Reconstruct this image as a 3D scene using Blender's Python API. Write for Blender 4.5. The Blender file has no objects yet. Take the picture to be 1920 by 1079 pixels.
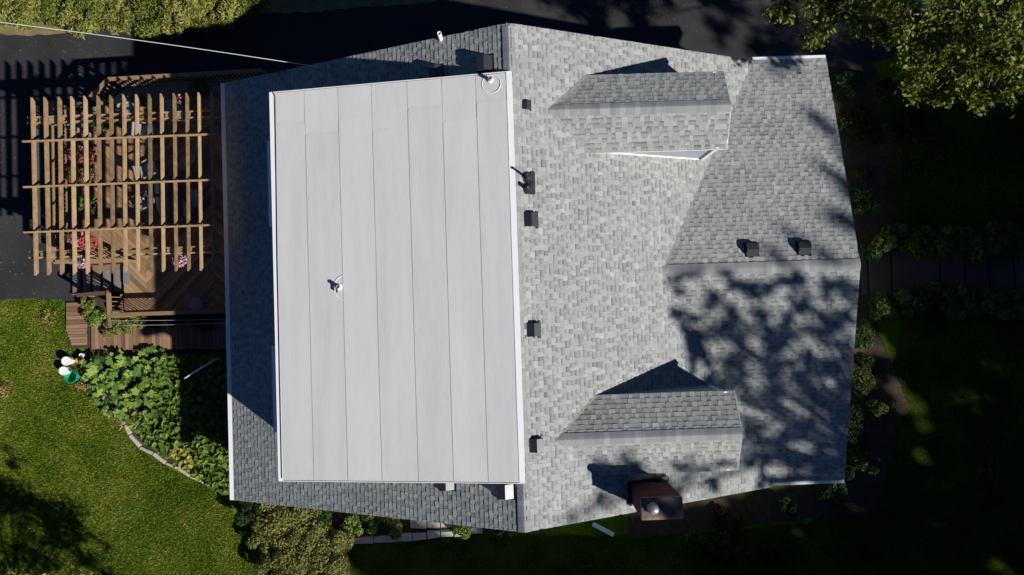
import bpy, math, random
import numpy as np
from mathutils import Vector, Matrix
random.seed(7); RNG = np.random.default_rng(7)
SC = bpy.context.scene; COL = SC.collection

# ------------------------------------------------------------------ camera, sky, sun, exposure
ZR = 7.0                                   # height of the main ridge above the ground
CAMX, CAMY, CAMZ = -0.3122, -0.8211, 19.3 + ZR
YAW, PIT, ROL = -0.0322122, 0.02574, -0.0086458
FPX, CX, CY = 1331.0, 960.0, 539.5
ROT = (Matrix.Rotation(YAW, 3, 'Z') @ Matrix.Rotation(PIT, 3, 'X') @ Matrix.Rotation(ROL, 3, 'Y'))
cam = bpy.data.cameras.new('camera'); camo = bpy.data.objects.new('camera', cam); COL.objects.link(camo)
camo.matrix_world = Matrix.Translation((CAMX, CAMY, CAMZ)) @ ROT.to_4x4()
cam.sensor_width = 36; cam.lens = FPX / 1920 * 36; cam.clip_end = 2000; SC.camera = camo
SUNV = Vector((1.19, -0.73, 1.0)).normalized()
w = bpy.data.worlds.new('World'); SC.world = w; w.use_nodes = True
sky = w.node_tree.nodes.new('ShaderNodeTexSky'); sky.sky_type = 'NISHITA'; sky.sun_disc = False
sky.sun_elevation = math.asin(SUNV.z); sky.sun_rotation = math.atan2(SUNV.x, SUNV.y)
sky.air_density = 0.5; sky.dust_density = 0.0; sky.ozone_density = 10.0
bg = w.node_tree.nodes['Background']; bg.inputs[1].default_value = 0.05
w.node_tree.links.new(sky.outputs[0], bg.inputs[0])
sl = bpy.data.lights.new('sun', 'SUN'); sl.energy = 5.0; sl.angle = math.radians(0.9); sl.color = (1, 0.965, 0.90)
so = bpy.data.objects.new('sun', sl); COL.objects.link(so); so.rotation_euler = SUNV.to_track_quat('Z', 'Y').to_euler()
so.location = (20, -12, 40)
SC.view_settings.view_transform = 'Standard'; SC.view_settings.look = 'None'
SC.view_settings.exposure = 0.5; SC.view_settings.gamma = 1.0

def P(px, py, z):                          # the place at height z that the photograph shows at this pixel
    d = ROT @ Vector(((px - CX) / FPX, -(py - CY) / FPX, -1.0)); t = (z - CAMZ) / d.z
    return Vector((CAMX, CAMY, CAMZ)) + d * t
def PP(px, py, n, k):                      # the same on a plane n.x = k
    n = Vector(n); o = Vector((CAMX, CAMY, CAMZ))
    d = ROT @ Vector(((px - CX) / FPX, -(py - CY) / FPX, -1.0)); return o + d * ((k - n.dot(o)) / n.dot(d))

# ------------------------------------------------------------------ helpers
def link(o, parent=None):
    COL.objects.link(o)
    if parent is not None: o.parent = parent
    return o
def tag(o, label=None, cat=None, group=None, kind=None):
    if label: o['label'] = label
    if cat: o['category'] = cat
    if group: o['group'] = group
    if kind: o['kind'] = kind
    return o
def empty(name, loc=(0, 0, 0), rz=0, parent=None):
    o = bpy.data.objects.new(name, None); o.location = loc; o.rotation_euler = (0, 0, rz); o.empty_display_size = .1
    return link(o, parent)
def copy_tree(o, parent=None):
    c = o.copy(); COL.objects.link(c); c.parent = parent
    for ch in list(o.children): copy_tree(ch, c)
    return c

class MB:
    def __init__(s): s.v = []; s.f = []; s.t = []; s.cur = .5
    def add(s, vs, fs, t=None):
        b = len(s.v); s.v += [tuple(v) for v in vs]; s.f += [tuple(i + b for i in f) for f in fs]
        s.t += [s.cur if t is None else t] * len(fs); return s
    def box(s, c, size, M=None, t=None):
        x, y, z = [k / 2 for k in size]; c = Vector(c)
        vs = [Vector((a, b, d)) for a in (-x, x) for b in (-y, y) for d in (-z, z)]
        vs = [c + ((M @ v) if M else v) for v in vs]
        return s.add(vs, [(0, 1, 3, 2), (4, 6, 7, 5), (0, 4, 5, 1), (2, 3, 7, 6), (0, 2, 6, 4), (1, 5, 7, 3)], t)
    def bar(s, a, b, w, h, up=(0, 0, 1), t=None):           # a box from a to b, w wide, h tall (up)
        a = Vector(a); b = Vector(b); d = (b - a); L = d.length; d.normalize(); up = Vector(up)
        side = d.cross(up)
        if side.length < 1e-4: side = d.cross(Vector((1, 0, 0)))
        side.normalize(); u = side.cross(d)
        M = Matrix((d, side, u)).transposed(); return s.box((a + b) / 2, (L, w, h), M, t)
    def prism(s, poly, z0, z1, t=None):
        n = len(poly); vs = [(p[0], p[1], z0) for p in poly] + [(p[0], p[1], z1) for p in poly]
        ar = sum(poly[i][0] * poly[(i + 1) % n][1] - poly[(i + 1) % n][0] * poly[i][1] for i in range(n))
        f = [tuple(range(n))[::-1], tuple(range(n, 2 * n))] + [(i, (i + 1) % n, (i + 1) % n + n, i + n) for i in range(n)]
        if ar < 0: f = [q[::-1] for q in f]
        return s.add(vs, f, t)
    def tube(s, pts, rad, n=8, cap=True, t=None):
        pts = [Vector(p) for p in pts]; rad = rad if isinstance(rad, (list, tuple)) else [rad] * len(pts)
        vs = []; prev = None
        for i, p in enumerate(pts):
            d = (pts[min(i + 1, len(pts) - 1)] - pts[max(i - 1, 0)]).normalized()
            a = prev if prev is not None else (Vector((0, 0, 1)) if abs(d.z) < .9 else Vector((1, 0, 0)))
            x = (a - d * a.dot(d)).normalized(); prev = x; y = d.cross(x)
            vs += [p + (x * math.cos(k * 2 * math.pi / n) + y * math.sin(k * 2 * math.pi / n)) * rad[i] for k in range(n)]
        fs = [(i * n + k, i * n + (k + 1) % n, (i + 1) * n + (k + 1) % n, (i + 1) * n + k) for i in range(len(pts) - 1) for k in range(n)]
        if cap: fs += [tuple(range(n))[::-1], tuple(range((len(pts) - 1) * n, len(pts) * n))]
        return s.add(vs, fs, t)
    def lathe(s, c, prof, n=16, t=None):                    # prof: (radius, z)
        c = Vector(c); vs = [c + Vector((r * math.cos(k * 2 * math.pi / n), r * math.sin(k * 2 * math.pi / n), z)) for r, z in prof for k in range(n)]
        return s.add(vs, [(i * n + k, i * n + (k + 1) % n, (i + 1) * n + (k + 1) % n, (i + 1) * n + k) for i in range(len(prof) - 1) for k in range(n)], t)
    def build(s, name, mat, parent=None, smooth=False, bevel=0):
        me = bpy.data.meshes.new(name); me.from_pydata(s.v, [], s.f); me.materials.append(mat)
        a = me.attributes.new('tint', 'FLOAT', 'FACE'); a.data.foreach_set('value', s.t)
        if smooth: me.polygons.foreach_set('use_smooth', [True] * len(me.polygons))
        o = bpy.data.objects.new(name, me); link(o, parent)
        if bevel:
            m = o.modifiers.new('bevel', 'BEVEL'); m.width = bevel; m.segments = 1; m.limit_method = 'ANGLE'
        return o
def np_mesh(name, V, Fidx, tint, mat, parent=None, smooth=False):
    k = Fidx.shape[1]; me = bpy.data.meshes.new(name); me.vertices.add(len(V)); me.vertices.foreach_set('co', V.astype(np.float32).ravel())
    me.loops.add(Fidx.size); me.loops.foreach_set('vertex_index', Fidx.astype(np.int32).ravel())
    me.polygons.add(len(Fidx)); me.polygons.foreach_set('loop_start', np.arange(0, Fidx.size, k, dtype=np.int32))
    me.polygons.foreach_set('loop_total', np.full(len(Fidx), k, dtype=np.int32)); me.update(calc_edges=True)
    a = me.attributes.new('tint', 'FLOAT', 'FACE'); a.data.foreach_set('value', tint.astype(np.float32))
    me.materials.append(mat); o = bpy.data.objects.new(name, me); return link(o, parent)
def leaves(name, C, size, mat, parent=None, aspect=.55, upbias=.6, fold=.18, tint=None, out=None):
    C = np.asarray(C, float); n = len(C); size = np.broadcast_to(np.asarray(size, float), n) * RNG.uniform(.55, 1.4, n)
    N = RNG.normal(size=(n, 3)); N /= np.linalg.norm(N, axis=1)[:, None]; N = N + np.array([0, 0, upbias])
    if out is not None: N = N + out * .8
    N /= np.linalg.norm(N, axis=1)[:, None] + 1e-9
    D = RNG.normal(size=(n, 3)); D -= N * (D * N).sum(1)[:, None]; D /= np.linalg.norm(D, axis=1)[:, None] + 1e-9
    S = np.cross(N, D); L = size[:, None]; W = L * aspect
    V = np.stack([C - D * L * .5, C + S * W * .5 + D * L * .02 + N * L * fold, C + D * L * .5 - N * L * .08, C - S * W * .5 + D * L * .02 + N * L * fold], 1).reshape(-1, 3)
    b = np.arange(n)[:, None] * 4
    Fi = np.concatenate([b + [0, 2, 1], b + [0, 3, 2]], 1).reshape(-1, 3)
    tint = RNG.uniform(0, 1, n) if tint is None else tint
    return np_mesh(name, V, Fi, np.repeat(tint, 2), mat, parent)
def in_poly(X, Y, poly):
    r = np.zeros(len(X), bool); n = len(poly)
    for i in range(n):
        x1, y1 = poly[i][:2]; x2, y2 = poly[(i + 1) % n][:2]
        if y1 == y2: continue
        c = ((y1 > Y) != (y2 > Y)) & (X < (x2 - x1) * (Y - y1) / (y2 - y1) + x1); r ^= c
    return r
def clip(poly, a, b):                                        # keep the part of a convex/2-D polygon left of a->b
    out = []; n = len(poly); s = lambda p: (b[0] - a[0]) * (p[1] - a[1]) - (b[1] - a[1]) * (p[0] - a[0])
    for i in range(n):
        p, q = poly[i], poly[(i + 1) % n]; sp, sq = s(p), s(q)
        if sp >= 0: out.append(p)
        if sp * sq < 0:
            k = sp / (sp - sq); out.append((p[0] + (q[0] - p[0]) * k, p[1] + (q[1] - p[1]) * k))
    return out

# ------------------------------------------------------------------ materials
def mat(name, ramp, nscale=6, namt=.3, rough=.8, bump=0, bscale=60, tintamt=0, stretch=(1, 1, 1), spec=.4, metal=0, fine=0, fscale=150, translucent=0, coords='Object', detail=6):
    """ramp: list of (pos, rgb). factor = 0.5 + noise*namt + (tint-.5)*tintamt + fine noise"""
    m = bpy.data.materials.new(name); m.use_nodes = True; nt = m.node_tree; N = nt.nodes; Lk = nt.links.new
    b = N['Principled BSDF']; out = N['Material Output']
    b.inputs['Roughness'].default_value = rough; b.inputs['Metallic'].default_value = metal; b.inputs['Specular IOR Level'].default_value = spec
    geo = N.new('ShaderNodeNewGeometry') if coords == 'World' else N.new('ShaderNodeTexCoord')
    mp = N.new('ShaderNodeMapping'); mp.inputs['Scale'].default_value = stretch
    Lk(geo.outputs['Position' if coords == 'World' else coords], mp.inputs[0])
    def noise(sc, det=detail):
        n = N.new('ShaderNodeTexNoise'); n.inputs['Scale'].default_value = sc; n.inputs['Detail'].default_value = det; n.inputs['Roughness'].default_value = .6
        Lk(mp.outputs[0], n.inputs[0]); return n.outputs['Fac']
    def ma(op, a, c):
        k = N.new('ShaderNodeMath'); k.operation = op
        for i, q in enumerate((a, c)):
            if isinstance(q, (int, float)): k.inputs[i].default_value = q
            else: Lk(q, k.inputs[i])
        return k.outputs[0]
    f = ma('ADD', ma('MULTIPLY', ma('SUBTRACT', noise(nscale), .5), namt * 2.2), .5)
    if tintamt:
        at = N.new('ShaderNodeAttribute'); at.attribute_name = 'tint'
        f = ma('ADD', f, ma('MULTIPLY', ma('SUBTRACT', at.outputs['Fac'], .5), tintamt))
    if fine: f = ma('ADD', f, ma('MULTIPLY', ma('SUBTRACT', noise(fscale, 3), .5), fine * 2))
    r = N.new('ShaderNodeValToRGB'); e = r.color_ramp.elements
    while len(e) < len(ramp): e.new(.5)
    for i, (p_, c_) in enumerate(ramp): e[i].position = p_; e[i].color = (*c_, 1)
    Lk(f, r.inputs[0]); Lk(r.outputs[0], b.inputs['Base Color'])
    if bump:
        bn = N.new('ShaderNodeBump'); bn.inputs['Strength'].default_value = bump; bn.inputs['Distance'].default_value = .02
        Lk(noise(bscale, 4), bn.inputs['Height']); Lk(bn.outputs[0], b.inputs['Normal'])
    if translucent:
        tr = N.new('ShaderNodeBsdfTranslucent'); mx = N.new('ShaderNodeMixShader'); mx.inputs[0].default_value = translucent
        Lk(r.outputs[0], tr.inputs[0]); Lk(b.outputs[0], mx.inputs[1]); Lk(tr.outputs[0], mx.inputs[2]); Lk(mx.outputs[0], out.inputs[0])
    return m
g3 = lambda a, w=0: (a, a + w * .3, a + w)
M = {}
M['shingle'] = mat('shingle', [(0, (.082, .087, .087)), (.5, (.262, .271, .268)), (1, (.44, .452, .446))], .7, .10, .95, .45, 160, .70, fine=.26, fscale=34, spec=.2, coords='World')
M['cap'] = mat('cap_shingle', [(0, (.15, .156, .158)), (.5, (.228, .237, .238)), (1, (.33, .34, .34))], 8, .1, .95, .35, 220, .6, fine=.2, fscale=90, spec=.2)
M['roofdeck'] = mat('roof_underlay', [(0, (.06, .06, .06)), (1, (.10, .10, .10))], 5, .3, .95)
M['membrane'] = mat('granulated_membrane', [(0, (.43, .428, .426)), (.5, (.530, .528, .525)), (1, (.61, .607, .603))], 1.8, .46, .9, .2, 90, .22, (1, .12, 1), fine=.20, fscale=22, spec=.25, coords='World')
M['bitumen'] = mat('bitumen', [(0, (.22, .22, .22)), (1, (.56, .56, .55))], 3, .6, .8, stretch=(1, .6, 1), coords='World')
M['white'] = mat('white_metal_trim', [(0, (.66, .67, .68)), (1, (.82, .82, .82))], 4, .3, .45, spec=.5)
M['siding'] = mat('grey_siding', [(0, (.28, .315, .34)), (1, (.37, .405, .43))], 2, .2, .7)
M['blackmetal'] = mat('black_metal', [(0, (.008, .008, .010)), (1, (.02, .02, .022))], 8, .3, .38, spec=.5)
M['vent'] = mat('weathered_black_vent', [(0, (.016, .016, .020)), (1, (.04, .04, .045))], 12, .4, .30, spec=.8, fine=.05)
M['galv'] = mat('galvanised_metal', [(0, (.28, .29, .30)), (1, (.50, .50, .50))], 9, .4, .4, metal=.5, spec=.5)
M['pvc'] = mat('white_pvc', [(0, (.72, .71, .69)), (1, (.82, .81, .80))], 9, .3, .5)
M['pipegrey'] = mat('vent_pipe', [(0, (.25, .22, .20)), (1, (.42, .36, .33))], 9, .3, .6)
M['sealant'] = mat('white_sealant', [(0, (.78, .77, .73)), (1, (.88, .87, .84))], 9, .3, .7)
M['brick'] = mat('red_brown_brick', [(0, (.055, .020, .013)), (.5, (.11, .040, .026)), (1, (.17, .075, .05))], 6, .25, .9, .4, 120, .7, fine=.1)
M['mortar'] = mat('mortar', [(0, (.14, .12, .10)), (1, (.24, .20, .17))], 9, .4, .95)
M['capstone'] = mat('rusty_chimney_cap', [(0, (.04, .032, .032)), (.45, (.09, .065, .055)), (.62, (.26, .17, .10)), (1, (.42, .30, .18))], 2.0, .5, .6, .1, 60, fine=.12)
M['wood'] = mat('pergola_cedar', [(0, (.10, .066, .038)), (.5, (.25, .160, .080)), (1, (.38, .27, .155))], 5, .55, .8, .2, 60, .75, (1, 1, 1), fine=.12, fscale=60)
M['greywood'] = mat('weathered_post', [(0, (.10, .08, .06)), (.5, (.18, .145, .11)), (1, (.27, .225, .18))], 5, .3, .85, .2, 60, .4, fine=.12)
M['deckwood'] = mat('deck_boards', [(0, (.10, .055, .028)), (.5, (.215, .125, .064)), (1, (.33, .205, .112))], 2.5, .28, .75, .25, 50, .75, fine=.14, fscale=45)
M['railwood'] = mat('railing_wood', [(0, (.12, .07, .038)), (.5, (.22, .13, .07)), (1, (.30, .185, .105))], 4, .3, .8, .15, 60, .5, fine=.1)
M['walkwood'] = mat('boardwalk_planks', [(0, (.09, .050, .028)), (.5, (.19, .108, .062)), (1, (.29, .180, .11))], 3, .28, .85, .25, 50, .75, fine=.16, fscale=45)
M['treadgrey'] = mat('grey_tread', [(0, (.10, .105, .11)), (1, (.17, .175, .18))], 8, .3, .9, fine=.1)
M['asphalt'] = mat('sealed_asphalt', [(0, (.010, .010, .011)), (.45, (.020, .020, .022)), (.75, (.034, .033, .034)), (1, (.060, .056, .052))], .55, .55, .85, .3, 40, fine=.35, fscale=26, coords='World', spec=.3)
M['concrete'] = mat('old_concrete', [(0, (.028, .023, .018)), (1, (.085, .070, .055))], 1.2, .6, .95, .2, 60, .5, fine=.15, fscale=40)
M['stone'] = mat('edging_stone', [(0, (.22, .19, .16)), (.5, (.34, .30, .26)), (1, (.46, .42, .37))], 6, .4, .95, .3, 50, .5, fine=.15)
M['soil'] = mat('garden_soil', [(0, (.012, .009, .006)), (.6, (.045, .032, .02)), (1, (.11, .08, .05))], 5, .5, 1, .6, 30, fine=.3, fscale=40, coords='World')
M['lawn'] = mat('lawn_turf', [(0, (.014, .030, .002)), (.35, (.044, .088, .006)), (.6, (.086, .135, .010)), (.85, (.17, .175, .026)), (1, (.27, .21, .06))], .5, .75, 1, .8, 35, fine=.34, fscale=12, coords='World', spec=0, detail=9)
M['blade'] = mat('grass_blade', [(0, (.022, .050, .003)), (.5, (.10, .165, .012)), (.85, (.195, .225, .032)), (1, (.33, .26, .08))], .5, .62, .9, 0, 1, .9, coords='World', spec=.05, translucent=.25, detail=9)
M['verge'] = mat('dry_verge', [(0, (.06, .06, .02)), (.5, (.16, .125, .055)), (1, (.30, .22, .11))], 2, .5, 1, .6, 30, fine=.3, fscale=30, coords='World')
def leafmat(name, a, b, c, tr=.3, rough=.5):
    return mat(name, [(0, a), (.5, b), (1, c)], 1.2, .18, rough, 0, 1, .8, coords='World', spec=.2, translucent=tr)
M['tree'] = leafmat('tree_leaf', (.048, .078, .010), (.13, .16, .022), (.26, .25, .05), .35, .42)
M['oak'] = leafmat('shade_tree_leaf', (.02, .04, .01), (.04, .07, .015), (.07, .10, .02), .10)
M['hedge'] = leafmat('juniper_leaf', (.105, .13, .022), (.24, .255, .056), (.38, .365, .11), .3)
M['tanshrub'] = leafmat('olive_shrub_leaf', (.065, .082, .016), (.16, .172, .042), (.29, .26, .085), .3)
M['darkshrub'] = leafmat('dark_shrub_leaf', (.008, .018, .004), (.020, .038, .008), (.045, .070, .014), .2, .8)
M['hydrangea'] = leafmat('hydrangea_leaf', (.020, .040, .008), (.060, .095, .020), (.140, .165, .045), .25, .7)
M['squash'] = leafmat('squash_leaf', (.055, .12, .016), (.125, .215, .034), (.22, .31, .07), .2, .5)
M['vine'] = leafmat('vine_leaf', (.034, .078, .008), (.10, .17, .022), (.20, .26, .05), .25, .6)
M['yellowvine'] = leafmat('yellowing_leaf', (.10, .13, .02), (.22, .22, .04), (.34, .30, .08), .2)
M['straw'] = leafmat('straw', (.16, .09, .035), (.30, .18, .075), (.42, .28, .13), .1)
M['herb'] = leafmat('herb_leaf', (.06, .085, .012), (.14, .17, .03), (.23, .24, .055), .25)
M['potleaf'] = leafmat('pot_plant_leaf', (.03, .07, .012), (.075, .13, .022), (.14, .20, .04), .2)
M['red'] = leafmat('red_petal', (.35, .02, .03), (.52, .05, .08), (.62, .16, .18), .2)
M['pink'] = leafmat('pink_petal', (.48, .06, .14), (.60, .16, .24), (.70, .34, .38), .2)
M['purple'] = leafmat('mixed_petal', (.16, .05, .28), (.55, .22, .42), (.80, .62, .70), .2)
M['bark'] = mat('bark', [(0, (.04, .032, .025)), (1, (.16, .135, .11))], 6, .5, .95, .5, 30)
M['twig'] = mat('pale_twig', [(0, (.10, .085, .06)), (1, (.24, .20, .15))], 6, .5, .9)
M['terracotta'] = mat('terracotta', [(0, (.16, .06, .035)), (1, (.28, .12, .07))], 6, .4, .85)
M['darkpot'] = mat('dark_planter', [(0, (.012, .012, .012)), (1, (.03, .03, .03))], 6, .4, .6)
M['sling'] = mat('grey_sling_fabric', [(0, (.16, .165, .17)), (1, (.24, .245, .25))], 8, .3, .8, fine=.1)
M['towel'] = mat('striped_towel', [(0, (.012, .017, .04)), (.49, (.012, .017, .04)), (.51, (.55, .56, .57)), (1, (.60, .61, .62))], 1, .05, .95, 0, 1, 1.0)
M['glass'] = mat('dark_glass_top', [(0, (.012, .016, .022)), (1, (.022, .028, .036))], 3, .3, .12, spec=.6)
M['bluegrey'] = mat('blue_grey_plastic', [(0, (.12, .15, .19)), (1, (.18, .21, .25))], 5, .3, .6)
M['bucketwhite'] = mat('white_bucket_plastic', [(0, (.60, .60, .59)), (1, (.80, .80, .79))], 8, .4, .5)
M['bucketgreen'] = mat('green_tub_plastic', [(0, (.004, .22, .10)), (1, (.012, .34, .17))], 6, .4, .45)
M['orange'] = mat('ochre_plastic', [(0, (.38, .19, .045)), (1, (.50, .28, .08))], 6, .4, .6)
M['rope'] = mat('white_cable', [(0, (.55, .55, .56)), (1, (.75, .75, .76))], 6, .3, .6)
M['stake'] = mat('green_stake', [(0, (.01, .10, .06)), (1, (.02, .18, .11))], 6, .4, .6)
M['shade'] = mat('rolled_shade_fabric', [(0, (.035, .036, .038)), (1, (.07, .072, .075))], 8, .4, .7)

# ------------------------------------------------------------------ the setting
def sheet(name, poly, z, m, label, cat, kind='structure', sub=0):
    b = MB(); b.add([(p[0], p[1], z) for p in poly], [tuple(range(len(poly)))])
    o = b.build(name, m); tag(o, label, cat, None, kind)
    if sum(poly[i][0] * poly[(i + 1) % len(poly)][1] - poly[(i + 1) % len(poly)][0] * poly[i][1] for i in range(len(poly))) < 0: o.data.flip_normals()
    return o
S_ = 220
sheet('lawn', [(-S_, -S_), (S_, -S_), (S_, S_), (-S_, S_)], 0, M['lawn'], 'wide green lawn spreading around the house', 'lawn')
pxp = lambda L, z=0: [P(x, y, z) for x, y in L]
def wob(L, n=4, amp=.05):                                   # break straight outline pieces up so that the edge wanders
    out = []
    for i in range(len(L)):
        a, b = Vector(L[i]), Vector(L[(i + 1) % len(L)])
        k = max(1, min(60, int((b - a).length / .25)))
        if (b - a).length > 30: k = 1
        for j in range(k):
            q = a.lerp(b, j / k); out.append(q + Vector((random.uniform(-amp, amp), random.uniform(-amp, amp), 0)))
    return out
drive_px = [(-900, 75), (0, 61), (60, 62), (150, 54), (230, 49), (300, 46), (390, 36), (460, 22), (560, 20), (700, 8), (790, 4), (860, -8), (1000, -60), (1400, -160), (2300, -160),
            (2300, 20), (1850, 40), (1720, 92), (1600, 128), (1400, 180), (1000, 250), (500, 300), (300, 545), (168, 600), (124, 566), (60, 560), (0, 563), (-900, 575)]
sheet('driveway', wob(pxp(drive_px), amp=.035), .006, M['asphalt'], 'dark sealed asphalt driveway running past the house and deck', 'driveway')
sheet('verge', wob(pxp([(-900, 40), (0, 30), (200, 28), (400, 10), (480, -5), (800, -25), (860, -10), (790, 8), (700, 13), (560, 25), (460, 27), (390, 41), (300, 51), (230, 54), (150, 59), (60, 67), (0, 66), (-900, 80)]), amp=.06), .012,
      M['verge'], 'strip of dry yellowed grass between driveway and hedge', 'verge')
bed_px = [(160, 662), (330, 655), (470, 655), (470, 945), (400, 915), (385, 905), (330, 880), (285, 855), (245, 820), (215, 770), (190, 735), (172, 700)]
sheet('garden_soil', wob(pxp(bed_px), amp=.04), .03, M['soil'], 'dark soil of the vegetable bed beside the house', 'soil')
sheet('planting_soil', wob(pxp([(160, 560), (440, 560), (440, 612), (230, 606), (168, 606)]), amp=.03), .02, M['soil'], 'dark soil of the small bed below the deck railing', 'soil')
sheet('border_soil', wob(pxp([(430, 920), (1000, 930), (1000, 992), (880, 1000), (800, 1006), (660, 1018), (560, 1090), (535, 1090), (478, 1000)]), amp=.05), .016, M['soil'], 'dark soil of the border below the rear gable wall', 'soil')
sheet('foundation_soil', wob(pxp([(1380, 118), (1640, 118), (1690, 300), (1690, 440), (1640, 440), (1640, 600), (1700, 760), (1640, 960), (1180, 1010), (1180, 960), (1560, 900), (1590, 500), (1540, 130)]), amp=.05), .016, M['soil'], 'dark soil of the foundation bed along the front of the house', 'soil')
# front walk of concrete slabs
walk = sheet('front_walk', pxp([(1610, 468), (2300, 470), (2300, 548), (1610, 546)]), .010, M['soil'], 'straight front walk of concrete slabs leading away from the porch', 'walk')
xs = [1612, 1627, 1671, 1762, 1808, 1854, 1900, 1946, 1992, 2060, 2140]
for i in range(len(xs) - 1):
    a, c = P(xs[i], 469 if i > 1 else 458, 0), P(xs[i + 1], 545 if i > 1 else 552, 0)
    b = MB(); b.prism([(a.x + .006, c.y), (c.x - .006, c.y), (c.x - .006, a.y), (a.x + .006, a.y)], .012, .045 + random.uniform(0, .01), t=random.random()); b.build('slab', M['concrete'], walk, bevel=.008)

M['shade_painted_turf'] = mat('shade_painted_front_turf', [(0, (.008, .012, .003)), (.4, (.022, .034, .005)), (.7, (.045, .058, .010)), (1, (.11, .085, .035))], .6, .7, 1, .8, 35, fine=.34, fscale=12, coords='World', spec=0, detail=9)  # darker copy of the lawn colours, deep tree shade painted in
sheet('front_lawn', wob(pxp([(640, 1025), (900, 1002), (1180, 1004), (1500, 985), (1645, 900), (1690, 600), (1690, 300), (1650, 150), (2700, 60), (2700, 1500), (560, 1500), (560, 1090)]), amp=.1), .005, M['shade_painted_turf'], 'lawn in front of and below the house, tree shade painted into its colour', 'lawn')
# lawn blades
lawn_poly = pxp([(-60, 566), (0, 566), (118, 562), (124, 600), (130, 640), (160, 668), (172, 705), (190, 740), (212, 775), (243, 824), (283, 859), (330, 885), (385, 910), (430, 945), (452, 1000), (500, 1095), (-60, 1095)])
def blades(name, poly, n, h, label):
    xsq = [p[0] for p in poly]; ysq = [p[1] for p in poly]
    X = RNG.uniform(min(xsq), max(xsq), n); Y = RNG.uniform(min(ysq), max(ysq), n); k = in_poly(X, Y, poly); X, Y = X[k], Y[k]; n = len(X)
    B = np.stack([X, Y, np.full(n, .0)], 1); a = RNG.uniform(0, 2 * np.pi, n); ln = RNG.uniform(.4, 1.2, n) * h; w_ = RNG.uniform(.010, .024, n)
    s = np.stack([-np.sin(a), np.cos(a), np.zeros(n)], 1) * w_[:, None]; lean = RNG.uniform(.3, 1.1, n) * ln
    tip = B + np.stack([np.cos(a) * lean, np.sin(a) * lean, ln], 1)
    V = np.stack([B - s, B + s, tip], 1).reshape(-1, 3); Fi = np.arange(3 * n).reshape(-1, 3)
    o = np_mesh(name, V, Fi, RNG.uniform(0, 1 if 'rear' in label else .3, n), M['blade']); tag(o, label, 'grass', None, 'stuff'); return o  # all but the rear blades keep to dark tints, shade put into colour
blades('grass', lawn_poly, 330000, .055, 'short mown grass blades of the sunlit rear lawn')
blades('shade_tinted_grass', pxp([(640, 1022), (900, 1000), (1180, 1000), (1500, 1000), (1660, 900), (1700, 600), (1930, 600), (1930, 1095), (600, 1095)]), 60000, .06, 'mown grass of the front lawn, tree shade put into its colour')
blades('shade_tinted_side_grass', pxp([(1660, 300), (1930, 200), (1930, 430), (1660, 430)]), 24000, .06, 'mown grass between the walk and the driveway, shade put into its colour')

# ------------------------------------------------------------------ the house
mL, mR, mG, mS = .4617, .4560, .2392, .1786
HL, WL, WR = 6.93, 9.50, 8.05
house = empty('house', (0, 0, 0)); tag(house, 'grey shingled house with pale flat dormer roof and two small gables, seen from above', 'house')
zE, zER = ZR - mL * WL, ZR - mR * WR
YC, WC, XG, ZG = .084, 6.85, 10.42, ZR - 2.0306
b = MB()                                                    # walls: main gable body
yw = HL - .32
sec = [(-WL + .45, 0), (WR - .1, 0), (WR - .1, zER - .1), (0, ZR - .22), (-WL + .45, zE)]
vs = [(x, -yw, z) for x, z in sec] + [(x, yw, z) for x, z in sec]
b.add(vs, [(0, 1, 2, 3, 4), (9, 8, 7, 6, 5)] + [(i, i + 5, (i + 1) % 5 + 5, (i + 1) % 5) for i in range(5)])
b.build('wall', M['siding'], house)
b = MB(); sec = [(YC - WC + .4, 0), (YC + WC - .4, 0), (YC + WC - .4, ZG - mG * WC - .05), (YC, ZG - .2), (YC - WC + .4, ZG - mG * WC - .05)]
vs = [(5.0, y, z) for y, z in sec] + [(XG - .35, y, z) for y, z in sec]
b.add(vs, [(4, 3, 2, 1, 0), (5, 6, 7, 8, 9)] + [(i, (i + 1) % 5, (i + 1) % 5 + 5, i + 5) for i in range(5)]); b.build('wall', M['siding'], house)

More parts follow.
